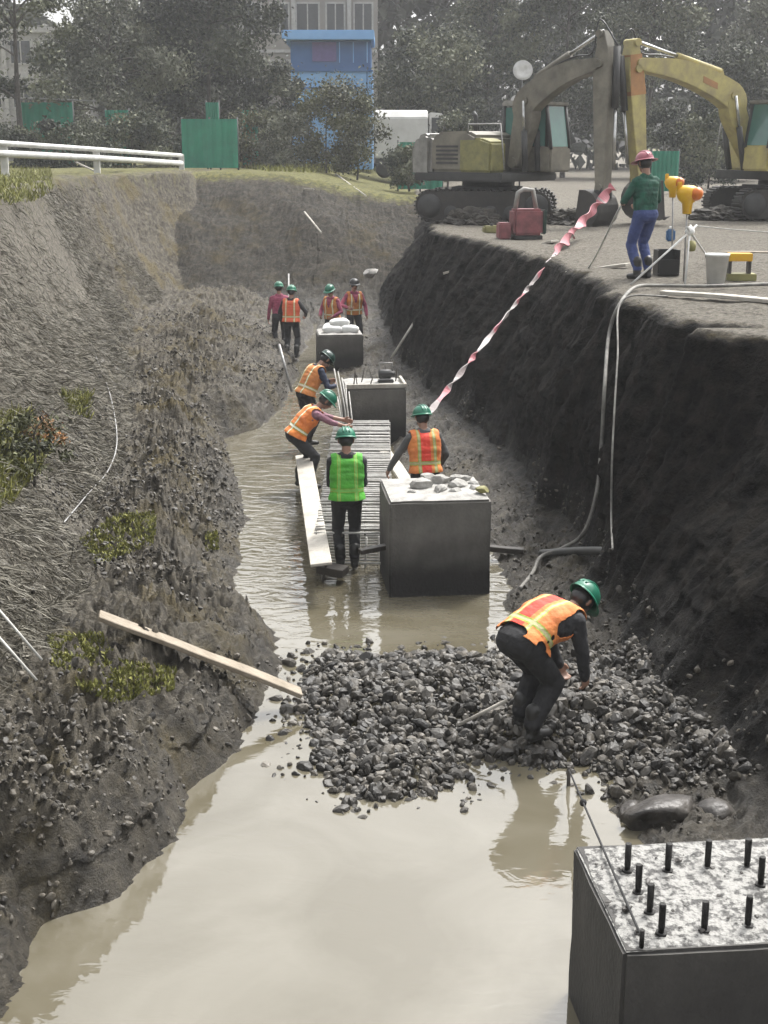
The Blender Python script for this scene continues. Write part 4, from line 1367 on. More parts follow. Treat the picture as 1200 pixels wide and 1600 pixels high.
tag(link_mesh('barrier_tape', me), 'twisted red and white barrier tape stretched from the digger bucket down into the trench', 'barrier tape')
post = on(864, 412, 3.2); post = Vector((tA.x + .02, tA.y + .03, tA.z - .2))
rod('tape_post', [post - Vector((-.25, -.2, .5)), post + Vector((0, 0, .22))], .02, 'pale_steel', 'short stake at the bank edge where the barrier tape bends', 'stake')
hand = P10_.matrix_world @ Vector((-.16, .36, 1.0))
rod('rope', [post + Vector((0, 0, .16)), post.lerp(hand, .5) - Vector((0, 0, .55)), hand], .016, 'rope', 'white rope sagging from the stake to the man in green', 'rope')

# lamps, tripod and clutter round the man on the right bank
def stand_pt(px, py): 
    p = at(px, py, 3.2); return Vector((p.x, p.y, surf(p.x, p.y)))


def warning_lamp(base, hgt, s, lean, label):
    t = thing('warning_lamp', label, 'warning lamp', base, .2, 'yellow warning lamps on the right bank')
    MB().tube([(0, 0, -.05), (lean, 0, hgt)], .013, 8).build('post', 'pale_steel', t)
    mx = Matrix.Translation((lean, 0, hgt))
    MB().lathe([(.05 * s, -.16 * s), (.06 * s, -.05), (.11 * s, .0), (.135 * s, .07 * s), (.12 * s, .13 * s), (.06 * s, .16 * s)], 18, mx=mx).build('lamp_body', 'warn_yellow', t)
    l = MB().lathe([(.07 * s, 0), (.075 * s, .04 * s), (.06 * s, .09 * s), (.03 * s, .115 * s), (0, .12 * s)], 18, mx=Matrix.Translation((lean + .06 * s, -.07 * s, hgt + .05 * s)) @ Matrix.Rotation(R(62), 4, 'X')).build('lens', 'warn_orange', t)
    MB().box((lean - .13 * s, -.02, hgt + .08 * s), (lean - .08 * s, .03, hgt + .20 * s), 0, .01).build('bracket', 'warn_yellow', t)


b1 = stand_pt(1050, 415); s1 = (aty(1043, 292, b1.y).z - b1.z)
warning_lamp(b1, s1, 1.05, -.06, 'upper left yellow warning lamp beside the man in green')
b2 = stand_pt(1068, 440); s2 = (aty(1067, 312, b2.y).z - b2.z)
warning_lamp(b2, s2, 1.25, -.01, 'lower right yellow warning lamp with an orange lens above the tripod')
t = thing('tripod', 'white tripod with crossed legs under the yellow lamp', 'tripod', stand_pt(1068, 442))
apex = Vector((.06, .05, aty(1072, 362, t.location.y).z - t.location.z))
for (px, py) in [(985, 446), (1112, 412), (1070, 446)]:
    f = stand_pt(px, py) - t.location
    MB().tube([apex + (apex - f) * .12, f], .016, 8).build('leg', 'white_paint', t)
MB().lathe([(.05, -.05), (.075, 0), (.05, .06), (0, .08)], 14, mx=Matrix.Translation(apex)).build('tripod_head', 'white_plastic', t)
MB().lathe([(.0, -.06), (.055, -.05), (.07, .02), (.05, .09), (0, .1)], 14, mx=Matrix.Translation(apex + Vector((.02, -.06, -.22)))).build('hanging_weight', 'moss_board', t)
t = thing('crate', 'black open crate on the bank between the jeans and the tripod', 'crate', stand_pt(1040, 432), .1)
for lo, hi in (((-.17, -.13, .0), (.17, .13, .03)), ((-.17, -.13, .03), (-.145, .13, .38)), ((.145, -.13, .03), (.17, .13, .38)), ((-.145, .105, .03), (.145, .13, .38)), ((-.145, -.13, .03), (.145, -.105, .24))):
    MB().box(lo, hi, 0, .006).build('panel', 'hat_black', t)
t = thing('jerrycan', 'small blue jerrycan behind the black crate', 'jerrycan', stand_pt(1047, 380) , .1)
MB().box((-.09, -.06, 0), (.09, .06, .24), 0, .03).build('can_body', 'blue_plastic', t)
MB().lathe([(.03, .23), (.03, .30), (.0, .30)], 12).build('cap', 'white_plastic', t)
t = thing('bucket', 'white plastic bucket on the right bank', 'bucket', stand_pt(1118, 445), 0)
MB().lathe([(.0, .012), (.125, .012), (.165, .40), (.175, .40), (.175, .43), (.160, .43), (.118, .0), (.0, .0)], 24).build('pail', 'white_plastic', t)
MB().tube([(.17 * math.cos(a), .02, .42 - .16 * math.sin(a) * .9) for a in [math.pi * k / 12 for k in range(13)]], .006, 6).build('handle', 'pale_steel', t)
t = thing('stool', 'low stand with a yellow top board right of the white bucket', 'stand', stand_pt(1153, 440), -.05)
MB().box((-.17, -.1, .28), (.17, .1, .39), 0, .008).build('top_board', 'warn_yellow', t)
MB().box((-.18, -.12, .0), (.24, .12, .10), 0, .008).build('base_board', 'moss_board', t)
for x in (-.14, .14):
    MB().box((x - .02, -.08, .10), (x + .02, .08, .28)).build('leg', 'dark_wood', t)
a, b = stand_pt(1300, 372), stand_pt(1085, 362)
rod('rope', [Vector((b.x, b.y, b.z + .1)), a.lerp(b, .5) + Vector((0, 0, .04)), a + Vector((0, 0, .05))], .014, 'rope', 'white rope lying across the right bank behind the tripod', 'rope')
board('bank_plank', stand_pt(700, 373) + Vector((0, .3, .05)), stand_pt(870, 385) + Vector((0, .3, .05)), .25, .05, 'pale_wood', 'long pale plank lying along the edge of the right bank', 0)
board('bank_plank', stand_pt(880, 418) + Vector((.1, .1, .05)), stand_pt(985, 424) + Vector((0, .2, .05)), .22, .05, 'pale_wood', 'pale plank on the bank left of the man in jeans', 0)
board('bank_plank', stand_pt(900, 436) + Vector((.3, .1, .05)), stand_pt(990, 440) + Vector((.1, .2, .05)), .16, .05, 'dark_wood', 'dark timber on the bank by the feet of the man in jeans', 0)
board('bank_plank', stand_pt(1010, 466) + Vector((.2, 0, .05)), stand_pt(1240, 482) + Vector((0, 0, .05)), .16, .05, 'pale_wood', 'pale plank on the right bank in front of the hose', 0)
board('bank_plank', stand_pt(1130, 395), stand_pt(1290, 401), .2, .05, 'wood', 'brown plank behind the yellow topped stand', 0)
p = stand_pt(768, 364)
t = thing('fuel_can', 'small olive yellow can on the bank edge below the digger', 'can', p, .3)
MB().box((-.2, -.1, 0), (.2, .1, .16), 0, .03).build('can_body', 'moss_board', t)
MB().lathe([(.04, .15), (.04, .21), (0, .21)], 10).build('cap', 'hat_black', t)
t = thing('generator', 'faded red generator on the bank in front of the dusty digger', 'generator', stand_pt(822, 374), .15)
MB().box((-.33, -.25, .08), (.30, .25, .62), 0, .05).build('housing', 'red_plastic', t)
MB().box((.305, -.22, .10), (.38, .22, .60), 0, .02).build('end_panel', 'hat_dark', t)
MB().box((-.62, -.16, .0), (-.36, .16, .34), 0, .03).build('engine', 'red_plastic', t)
MB().box((-.30, -.22, .0), (.30, .22, .075), 0, .01).build('skid', 'dark_exc', t)
MB().tube([(-.25, 0, .62), (-.2, 0, .95), (-.08, 0, 1.02), (.12, 0, 1.0), (.2, 0, .62)], .05, 10).build('exhaust_hood', 'cab_pale', t)

def soil_heap(px, py, w, d, h, label, seed):
    p = stand_pt(px, py)
    bm = bmesh.new(); bmesh.ops.create_icosphere(bm, subdivisions=5, radius=1)
    V = np.array([v.co[:] for v in bm.verts]); q = fbm(V * 2.2 + seed, 5, .62); q2 = fbm(V * 7 + seed, 3)
    for v, a_, b_ in zip(bm.verts, q, q2): v.co = Vector((v.co.x * w, v.co.y * d, v.co.z * h)) * (1 + .55 * a_ + .16 * b_)
    o = MB().bm(bm, 0, False).build('soil_heap', 'heap'); o.location = p
    tag(o, label, 'soil heap', 'soil heaps by the excavators')


M['heap'] = mat('dark_spoil', (.085, .075, .06), (.02, .0175, .014), 5, .8, .8, 18, dist=.06)
soil_heap(735, 352, .75, .5, .34, 'low dark heap of soil before the rear of the dusty excavator', 3)
soil_heap(893, 352, .8, .5, .36, 'dark soil heap between the red generator and the excavator bucket', 13)
soil_heap(1130, 348, .8, .5, .30, 'dark soil heap before the track of the yellow excavator', 23)

# ------------------------------------------------------------------ guard rail on the left
def guard_rail():
    P = [(at(-60, 258, 4.35), 0), (at(5, 261, 4.3), 1), (at(150, 259, 4.25), 1), (at(283, 262, 4.2), 1)]
    a0 = aty(-60, 219, 37.0); pts_top, pts_low = [], []
    Ys = [36.0, 37.5, 44.0, 53.0]
    px = [-60, 5, 150, 283]; yt = [220, 224, 233.5, 243]; yl = [236, 240, 247, 255]; yb = [258, 261, 263, 263]
    t = thing('guard_rail', 'white two bar guard rail along the road on the left bank', 'guard rail', aty(5, 258, 37.5))
    o = t.location
    T_ = [aty(x, y, Y) - o for x, y, Y in zip(px, yt, Ys)]; L_ = [aty(x, y, Y) - o for x, y, Y in zip(px, yl, Ys)]
    MB().tube(T_, .075, 10).build('top_bar', 'white_paint', t)
    MB().tube(L_, .10, 10).build('lower_bar', 'white_paint', t)
    for i in (1, 2, 3):
        q = aty(px[i], yb[i], Ys[i]) - o; q2 = T_[i].copy()
        MB().box((q.x - .10, q.y + .10, q.z - .5), (q.x + .10, q.y + .22, q2.z + .06), 0, .02).build('rail_post', 'white_paint', t)


guard_rail()
rod('debris_stick', [on(120, 268, 4.1, .3), on(165, 280, 4.0, .1)], .03, 'pale_wood', 'broken pale stick under the guard rail on the left bank', 'stick')
for i, (x0, y0, x1, y1, lab) in enumerate([(420, 298, 490, 300, 'pale stick lying level near the top of the end slope'), (525, 275, 572, 310, 'pale stick slanting down the end slope below the verge'),
                         (476, 335, 502, 368, 'pale stick lying halfway down the end slope'), (170, 300, 205, 318, 'pale stick on the far part of the left slope')]):
    rod('debris_stick', [on(x0, y0, 3.8, .08), on(x1, y1, 3.0, .08)], .028, 'pale_wood', lab, 'stick', 'sticks on the end slope')
lump('pale_stone', on(580, 432, 1.5, .1), (.3, .25, .22), 'pale_concrete', 'pale stone on the far end slope above the man in the cap', 'stone', None)


# ------------------------------------------------------------------ excavators
def excavator(px, py, Y, face, track_yaw, label, paint, paint2, tip_px, stick_bot_y, stick_mat, tipmat, bucket_on):
    """face = heading (radians, 0 = straight away); built at the ground under the boom foot"""
    p = aty(px, py, Y); gz = surf(p.x, p.y)
    T = thing('excavator', label, 'excavator', (p.x, p.y, gz), face, 'excavators on the right bank')
    Yv, Zv, Xv = Vector((0, 1, 0)), Vector((0, 0, 1)), Vector((1, 0, 0))
    # where the boom must end, in machine space
    inv = T.matrix_basis.inverted()
    fwd = Vector((-math.sin(face), math.cos(face), 0))
    # intersect the view ray of the tip with the boom plane
    nrm = Vector((math.cos(face), math.sin(face), 0))
    def in_plane(qx, qy):
        d = ray(qx, qy); o = Vector((0, 0, H))
        t = (T.location - o).dot(nrm) / d.dot(nrm)
        return inv @ (o + d * t)
    tip = in_plane(*tip_px); bot = in_plane(tip_px[0] + 4, stick_bot_y)
    return T, tip, bot


def build_excavator(px, py, Y, face, track_yaw, label, paint, stick_paint, accent, tip_px, bot_px, knee_px, foot_px, cab_side=-1, arm_px=None):
    T, tip, bot = excavator(px, py, Y, face, track_yaw, label, paint, None, tip_px, bot_px[1], None, None, None)
    Yv, Zv, Xv = Vector((0, 1, 0)), Vector((0, 0, 1)), Vector((1, 0, 0))
    inv = T.matrix_basis.inverted(); nrm = Vector((math.cos(face), math.sin(face), 0))

    def ip(qx, qy):
        d = ray(qx, qy); o = Vector((0, 0, H))
        q = inv @ (o + d * ((T.location - o).dot(nrm) / d.dot(nrm)))
        return Vector((q.y, q.z))
    tr = Matrix.Rotation(track_yaw - face, 4, 'Z')
    cen = Matrix.Translation((-.1 * 0, -1.15, 0))
    U = cen @ tr
    # undercarriage
    for s in (-1, 1):
        mb = MB(); prof = []
        for k in range(13):
            a = -math.pi / 2 - math.pi * k / 12; prof.append((-1.35 + .36 * math.cos(a), .40 + .36 * math.sin(a)))
        for k in range(13):
            a = math.pi / 2 - math.pi * k / 12; prof.append((1.35 + .36 * math.cos(a), .40 + .36 * math.sin(a)))
        mb.prism(prof, U @ Vector((s * .95, 0, 0)), (tr @ Vector((0, 1, 0))), Zv, (tr @ Xv), .50, 0, .015)
        # grouser bars round the belt
        n = len(prof)
        L = []
        for i in range(n):
            a, b = Vector(prof[i]), Vector(prof[(i + 1) % n]); m = max(1, int((b - a).length / .16))
            for k in range(m): L.append((a + (b - a) * (k / m), (b - a).normalized()))
        for q, d in L:
            nn = Vector((d.y, -d.x)); nn = -nn if nn.dot(q - Vector((0, .4))) < 0 else nn
            mx = U @ Matrix.Translation((s * .95, q.x + nn.x * .02, q.y + nn.y * .02)) @ Matrix.Rotation(math.atan2(d.y, d.x), 4, 'X')
            mb.box((-.25, -.022, -.02), (.25, .022, .02), 0, 0, mx)
        b = mb.build('track', 'track', T)
        for y_ in (-1.35, -.8, -.3, .2, .7, 1.35):
            r_ = .30 if abs(y_) > 1.2 else .17
            zc_ = .40 if abs(y_) > 1.2 else .24
            m2 = MB(); m2.lathe([(r_ * .4, -.02), (r_, 0), (r_, .03), (r_ * .45, .05), (0, .05)], 16, mx=U @ Matrix.Translation((s * 1.20, y_, zc_)) @ Matrix.Rotation(R(90 * s), 4, 'Y'))
            m2.build('roller', 'dark_exc', b)
    MB().box((-.75, -.9, .35), (.75, .9, .85), 0, .05, U).build('undercarriage', 'dark_exc', T)
    MB().lathe([(.62, .8), (.66, .84), (.66, .98), (.6, 1.0)], 28, mx=cen).build('slew_ring', 'dark_exc', T)
    # house
    mb = MB(); mb.box((-1.2, -2.65, 1.0), (1.2, .18, 1.22), 0, .04); mb.build('deck', 'dark_exc', T)
    mb = MB(); mb.prism([(-.62, 1.22), (.38, 1.22), (.38, 1.95), (.05, 2.05), (-.62, 2.05)], (.86, -.55, 0), -Yv * -1, Zv, Xv, .66, 0, .05); mb.build('side_housing', accent, T)
    mb = MB(); mb.prism([(-2.1, 1.22), (-.62, 1.22), (-.62, 2.1), (-.9, 2.22), (-1.9, 2.2), (-2.1, 2.0)], (.0, 0, 0), Yv, Zv, Xv, 2.36, 0, .07); hood = mb.build('engine_housing', paint, T)
    for k in range(5): MB().box((1.182, -1.9, 1.42 + k * .1), (1.20, -1.2, 1.47 + k * .1)).build('louvre', 'dark_exc', hood)
    mb = MB(); mb.prism([(-2.75, 1.10), (-2.1, 1.10), (-2.1, 2.12), (-2.25, 2.2), (-2.6, 2.1), (-2.78, 1.8)], (0, 0, 0), Yv, Zv, Xv, 2.4, 0, .10); mb.build('counterweight', 'cab_pale', T)
    MB().tube([(.35, -1.3, 2.2), (.35, -1.3, 2.6), (.35, -1.38, 2.68)], .055, 10).build('exhaust_pipe', 'dark_exc', T)
    MB().tube([(1.15, -.9, 2.05), (1.15, -.9, 2.38), (1.15, .1, 2.38), (1.15, .25, 1.3)], .02, 6).build('hand_rail', 'pale_steel', T)
    # cab
    x0, x1 = (-1.18, -.28) if cab_side < 0 else (.28, 1.18)
    y0, y1, z0, z1 = -.95, .62, 1.22, 2.92
    cab = MB().box((x0, y0, z0), (x1, y1 - .02, z0 + .62), 0, .04).build('cab', paint, T)
    def pill(a, b, w=.05): return MB().tube([a, b], w, 6)
    for (x, yb, yt) in ((x0 + .05, y1 - .05, y1 - .22), (x1 - .05, y1 - .05, y1 - .22), (x0 + .05, y0 + .05, y0 + .05), (x1 - .05, y0 + .05, y0 + .05), (x0 + .05, -.15, -.15), (x1 - .05, -.15, -.15)):
        pill((x, yb, z0 + .55), (x, yt, z1 - .05)).build('pillar', 'dark_exc', cab)
    MB().prism([(y0, z1 - .08), (y1 - .15, z1 - .08), (y1 - .12, z1), (y0 + .1, z1 + .06), (y0, z1)], ((x0 + x1) / 2, 0, 0), Yv, Zv, Xv, x1 - x0 + .04, 0, .02).build('cab_roof', 'cab_pale', cab)
    MB().prism([(y1 - .07, z0 + .62), (y1 - .055, z0 + .62), (y1 - .21, z1 - .10), (y1 - .225, z1 - .10)], ((x0 + x1) / 2, 0, 0), Yv, Zv, Xv, x1 - x0 - .16).build('windscreen', 'glass', cab)
    for x in (x0 + .045, x1 - .045):
        for ya, yb in ((y0 + .1, -.2), (-.1, y1 - .24)):
            MB().box((x - .008, ya, z0 + .64), (x + .008, yb, z1 - .12)).build('side_window', 'glass', cab)
    MB().box((x0 + .1, y0 + .03, z0 + .64), (x1 - .1, y0 + .046, z1 - .12)).build('rear_window', 'glass', cab)
    MB().box((x0 + .25, -.55, z0 + .6), (x1 - .25, -.1, z0 + .75), 0, .04).build('seat', 'hat_black', cab)
    MB().box((x0 + .25, -.62, z0 + .7), (x1 - .25, -.5, z0 + 1.3), 0, .05).build('seat_back', 'hat_black', cab)
    # boom: a tapered gooseneck box beam through the pixels given
    f0, kn, tp = ip(*foot_px), ip(*knee_px), Vector((tip.y, tip.z))
    f0 = Vector((f0.x, max(1.45, f0.y)))
    cl = curve_pts([(f0.x, f0.y, 0), (kn.x * .75 + f0.x * .25, kn.y * .7 + f0.y * .3, 0), (kn.x, kn.y, 0), ((kn.x + tp.x) / 2, (kn.y + tp.y) / 2 + .18, 0), (tp.x, tp.y, 0)], 7)
    n = len(cl); up, dn = [], []
    for i, c in enumerate(cl):
        d = (cl[min(i + 1, n - 1)] - cl[max(i - 1, 0)]).normalized(); q = Vector((-d.y, d.x, 0))
        if q.y < 0 and i > n * .5: q = -q
        h = np.interp(i / (n - 1), [0, .2, .5, .8, 1], [.16, .27, .33, .24, .14])
        up.append(c + q * h); dn.append(c - q * h)
    sgn = 1
    poly = [(c.x, c.y) for c in up] + [(c.x, c.y) for c in dn[::-1]]
    mb = MB(); mb.prism(poly, (0, 0, 0), Yv, Zv, Xv, .40, 0, .012)
    for c, rr in ((cl[0], .13), (cl[-1], .12), (cl[n // 2], .09)):
        mb.lathe([(0, -.24), (rr, -.24), (rr, .24), (0, .24)], 14, mx=Matrix.Translation((0, c.x, c.y)) @ Matrix.Rotation(R(90), 4, 'Y'), smooth=False)
    boom = mb.build('boom', paint, T)
    i1 = int(n * .62)
    mb = MB(); mb.prism([(cl[i].x, cl[i].y + .05) for i in (i1, i1 + 2)] + [(cl[i].x, cl[i].y - .10) for i in (i1 + 2, i1)], (0, 0, 0), Yv, Zv, Xv, .412); mb.build('repair_plate', 'orange_exc' if accent == 'yellow_exc' else paint, boom)
    # lift cylinders
    m0 = cl[n // 2]
    for s in (-1, 1):
        a = Vector((s * .27, f0.x + .45, 1.25)); b = Vector((s * .27, m0.x, m0.y))
        MB().tube([a, a.lerp(b, .58)], .075, 10).build('cylinder_barrel', 'dark_exc', boom)
        MB().tube([a.lerp(b, .55), b], .038, 8).build('cylinder_rod', 'cyl', boom)
    # stick, hanging upright
    top = tp + Vector((.04, .62)); end = Vector((bot.y, bot.z))
    if arm_px: top = ip(*arm_px)
    ax2 = (end - top).normalized(); q = Vector((-ax2.y, ax2.x))
    if q.x < 0: q = -q
    Ls = (end - top).length
    pr = []
    for f, hh in ((0, .10), (.10, .20), (.22, .26), (.5, .22), (.95, .13), (1.0, .12)): pr.append(top + ax2 * Ls * f + q * hh)
    for f, hh in ((1.0, .12), (.95, .13), (.5, .19), (.22, .20), (.08, .10), (0, .08)): pr.append(top + ax2 * Ls * f - q * hh)
    mb = MB(); mb.prism([(c.x, c.y) for c in pr], (0, 0, 0), Yv, Zv, Xv, .34, 0, .012)
    for f in (.02, .2, .97):
        c = top + ax2 * Ls * f
        mb.lathe([(0, -.24), (.09, -.24), (.09, .24), (0, .24)], 14, mx=Matrix.Translation((0, c.x, c.y)) @ Matrix.Rotation(R(90), 4, 'Y'), smooth=False)
    st = mb.build('stick', stick_paint, T)
    c0 = top + ax2 * Ls * .06
    if accent == 'yellow_exc':
        mb = MB(); mb.prism([tuple(top + ax2 * Ls * .10 + q * .205), tuple(top + ax2 * Ls * .38 + q * .245), tuple(top + ax2 * Ls * .38 - q * .205), tuple(top + ax2 * Ls * .10 - q * .13)], (0, 0, 0), Yv, Zv, Xv, .352)
        mb.build('primer_patch', 'orange_exc', st)
    # arm cylinder along the boom's back
    ka = cl[int(n * .58)] ; kb = Vector((ka.x, ka.y + .42, 0)); a = Vector((0, kb.x, kb.y)); b = Vector((0, top.x, top.y))
    mb = MB(); mb.prism([(ka.x - .15, ka.y + .2), (ka.x + .15, ka.y + .2), (kb.x + .05, kb.y + .06), (kb.x - .05, kb.y + .06)], (0, 0, 0), Yv, Zv, Xv, .12); mb.build('lug', paint, boom)
    MB().tube([a, a.lerp(b, .5)], .085, 10).build('cylinder_barrel', paint, boom)
    MB().tube([a.lerp(b, .48), b], .042, 8).build('cylinder_rod', 'cyl', boom)
    # bucket cylinder down the front of the stick
    a2 = top + ax2 * Ls * .10 + q * .36; b2 = top + ax2 * Ls * .86 + q * .30
    MB().tube([(0, a2.x, a2.y), (0, (a2.x + b2.x) / 2, (a2.y + b2.y) / 2)], .085, 10).build('cylinder_barrel', 'dark_exc', st)
    MB().tube([(0, (a2.x + b2.x) / 2, (a2.y + b2.y) / 2), (0, b2.x, b2.y)], .042, 8).build('cylinder_rod', 'cyl', st)
    # hoses along boom and stick
    hp = [Vector((.12, c.x, c.y + .30)) for c in cl[n // 3:: 3]] + [Vector((.12, top.x - .05, top.y + .25)), Vector((.12, a2.x + .1, a2.y))]
    MB().tube(curve_pts(hp, 5), .022, 6).build('hydraulic_hose', 'hat_black', boom)
    # bucket, curled under the stick
    e = end
    prof = []
    for k in range(11):
        a = R(100) - R(215) * k / 10
        prof.append(Vector((e.x - .30 + .48 * math.cos(a), e.y - .42 + .48 * math.sin(a))))
    inner = [Vector((e.x - .30 + (p_.x - e.x + .30) * .88, e.y - .42 + (p_.y - e.y + .42) * .88)) for p_ in prof]
    mb = MB(); mb.prism([tuple(v) for v in prof] + [tuple(v) for v in inner[::-1]], (0, 0, 0), Yv, Zv, Xv, .9, 0, .008)
    for s in (-.44, .44): mb.prism([tuple(v) for v in prof], (s, 0, 0), Yv, Zv, Xv, .03)
    bk = mb.build('bucket', 'track', T)
    for k in range(5):
        v = prof[-1]; d = (prof[-1] - prof[-2]).normalized(); x = -.38 + k * .19
        MB().prism([(v.x - .03, v.y - .04), (v.x - .03 + d.x * .18, v.y + d.y * .18), (v.x + .03, v.y + .03)], (x, 0, 0), Yv, Zv, Xv, .07).build('tooth', 'track', bk)
    mb = MB()
    for s in (-.2, .2): mb.prism([(e.x - .12, e.y - .2), (e.x + .12, e.y - .15), (e.x + .10, e.y + .1), (e.x - .10, e.y + .1)], (s, 0, 0), Yv, Zv, Xv, .05)
    mb.tube([(-.26, e.x, e.y), (.26, e.x, e.y)], .06, 10); mb.tube([(-.26, e.x, e.y - .12), (.26, e.x, e.y - .12)], .05, 10); mb.build('linkage', 'dark_exc', bk)
    return T


E1 = build_excavator(818, 300, 35.0, R(-132), R(-100), 'dusty grey excavator with a green tinted cab, its boom arched up left of the cab',
                     'dusty_exc', 'dusty_exc', 'moss_board', (938, 100), (948, 300), (828, 158), (808, 262), arm_px=(944, 48))
E2 = build_excavator(1172, 300, 35.5, R(118), R(100), 'yellow excavator cut off by the right edge, with orange patches on its boom and stick',
                     'yellow_exc', 'yellow_exc', 'yellow_exc', (994, 100), (990, 285), (1138, 150), (1172, 258), arm_px=(988, 62))

# ------------------------------------------------------------------ trees, shrubs
def leaf_cards(cen, sizes, tints):
    n = len(cen)
    d = RNG.normal(size=(n, 3)); d /= np.linalg.norm(d, axis=1)[:, None]
    e = np.cross(d, RNG.normal(size=(n, 3))); e /= np.linalg.norm(e, axis=1)[:, None]
    nn = np.cross(d, e)
    s = sizes[:, None]
    V = np.stack([cen - d * s * .62, cen + e * s * .34 + nn * s * .12, cen + d * s * .62, cen - e * s * .34 + nn * s * .12], 1).reshape(-1, 3)
    Fc = np.arange(n * 4).reshape(n, 4)
    return V, Fc, np.repeat(tints, 4)


def tree(px, Y, base_z, top_z, rad, label, material, nleaf=7000, clumps=26, leaf=.2, crown0=.28, seed=1, name='tree', cat='tree', spread=.36, group='trees beyond the trench', trunk_r=.16):
    rg = np.random.default_rng(seed); rnd = random.Random(seed)
    x = (px - 600) / F * (Y * CT + (H - 5) * ST)
    b = Vector((x, Y, base_z)); Ht = top_z - base_z
    T = thing(name, label, cat, b, 0, group)
    z0 = Ht * crown0
    mb = MB()
    pts = [Vector((0, 0, -.3)), Vector((rnd.uniform(-.1, .1), 0, z0)), Vector((rnd.uniform(-.3, .3), rnd.uniform(-.2, .2), Ht * .6)), Vector((rnd.uniform(-.4, .4), 0, Ht * .9))]
    cp = curve_pts(pts, 5); mb.tube(cp, [trunk_r * (1 - .85 * i / (len(cp) - 1)) for i in range(len(cp))], 8)
    C = []
    for k in range(clumps):
        u = rg.random(); a = rg.uniform(0, 2 * math.pi)
        zz = z0 + (Ht - z0) * (u ** .85)
        f = (zz - z0) / (Ht - z0)
        rr = rad * math.sqrt(max(.05, math.sin(math.pi * (0.12 + .86 * f)))) * math.sqrt(rg.uniform(.15, 1.0))
        c = np.array([rr * math.cos(a), rr * math.sin(a), zz - spread * .4])
        C.append(c)
        if k % 2 == 0:
            s = cp[int(min(len(cp) - 1, len(cp) * (.3 + .6 * f)))]
            e = Vector(c); mid = s.lerp(e, .5) + Vector((0, 0, .15))
            mb.tube(curve_pts([s, mid, e], 3), [trunk_r * .34 * (1 - .12 * i) for i in range(7)], 5)
    mb.build('trunk', 'bark', T)
    C = np.array(C)
    pick = rg.integers(0, clumps, nleaf)
    rs = spread * rad * rg.uniform(.40, 1.0, clumps)
    cen = C[pick] + rg.normal(size=(nleaf, 3)) * rs[pick][:, None] * np.array([.62, .62, .46])
    tint = np.clip(rg.beta(.9, 1.1, clumps)[pick] + rg.normal(size=nleaf) * .20, 0, 1)
    V, Fc, tn = leaf_cards(cen, rg.uniform(.6, 1.35, nleaf) * leaf * .72, tint)
    mesh_np('crown', V, Fc, M[material], T, colour=tn)
    return T


M['leaf_dark'] = leaf_mat('dark_leaves', (.082, .090, .052), (.010, .014, .010))
M['leaf_mid'] = leaf_mat('mid_leaves', (.140, .147, .088), (.018, .025, .017))
M['leaf_pale'] = leaf_mat('pale_leaves', (.20, .206, .14), (.045, .048, .035))
M['leaf_shrub'] = leaf_mat('shrub_leaves', (.11, .115, .055), (.022, .024, .013))
TR = [  # px, Y, base, top, radius, label, mat, n, clumps, leaf, crown0
    (36, 60, 4.1, 13.8, 2.2, 'thin lacy tree at the top left with sky showing through', 'leaf_mid', 3600, 22, .24, .30),
    (178, 66, 4.0, 12.0, 3.1, 'broad pale grey green tree left of the big dark tree', 'leaf_pale', 9500, 34, .22, .16),
    (330, 70, 4.0, 15.5, 3.5, 'biggest and darkest tree left of the blue building', 'leaf_dark', 15000, 46, .26, .14),
    (262, 72, 4.0, 15.0, 2.0, 'tall narrow tree between the pale tree and the big dark tree', 'leaf_dark', 5000, 22, .24, .25),
    (440, 72, 3.9, 9.0, 1.7, 'low mid green tree in front of the blue building', 'leaf_mid', 6000, 24, .22, .12),
    (672, 74, 3.7, 11.2, 2.8, 'round mid green tree right of the blue building above the white truck', 'leaf_mid', 10000, 34, .24, .22),
    (755, 80, 3.7, 14.0, 3.4, 'tall tree left of the excavators', 'leaf_mid', 11000, 36, .26, .20),
    (880, 78, 3.7, 15.0, 3.0, 'tall tree behind the dusty excavator with glints of sky at its top', 'leaf_dark', 9000, 30, .26, .2),
    (1010, 76, 3.7, 14.0, 3.0, 'leafy tree behind the two upright excavator sticks', 'leaf_mid', 9000, 30, .25, .18),
    (1130, 70, 3.7, 9.6, 2.8, 'bushy tree under the yellow boom at the right', 'leaf_dark', 9000, 30, .24, .1),
    (1215, 82, 3.7, 13.5, 3.4, 'pale hazy tree at the top right corner', 'leaf_pale', 9000, 30, .28, .15),
    (105, 84, 4.0, 10.5, 2.5, 'pale rounded tree behind the lacy tree at the left', 'leaf_pale', 7000, 26, .26, .14)]
for i, a in enumerate(TR):
    tree(*a[:6], a[6], nleaf=int(a[7] * 1.75), clumps=a[8] + 6, leaf=a[9], crown0=a[10], seed=100 + i)
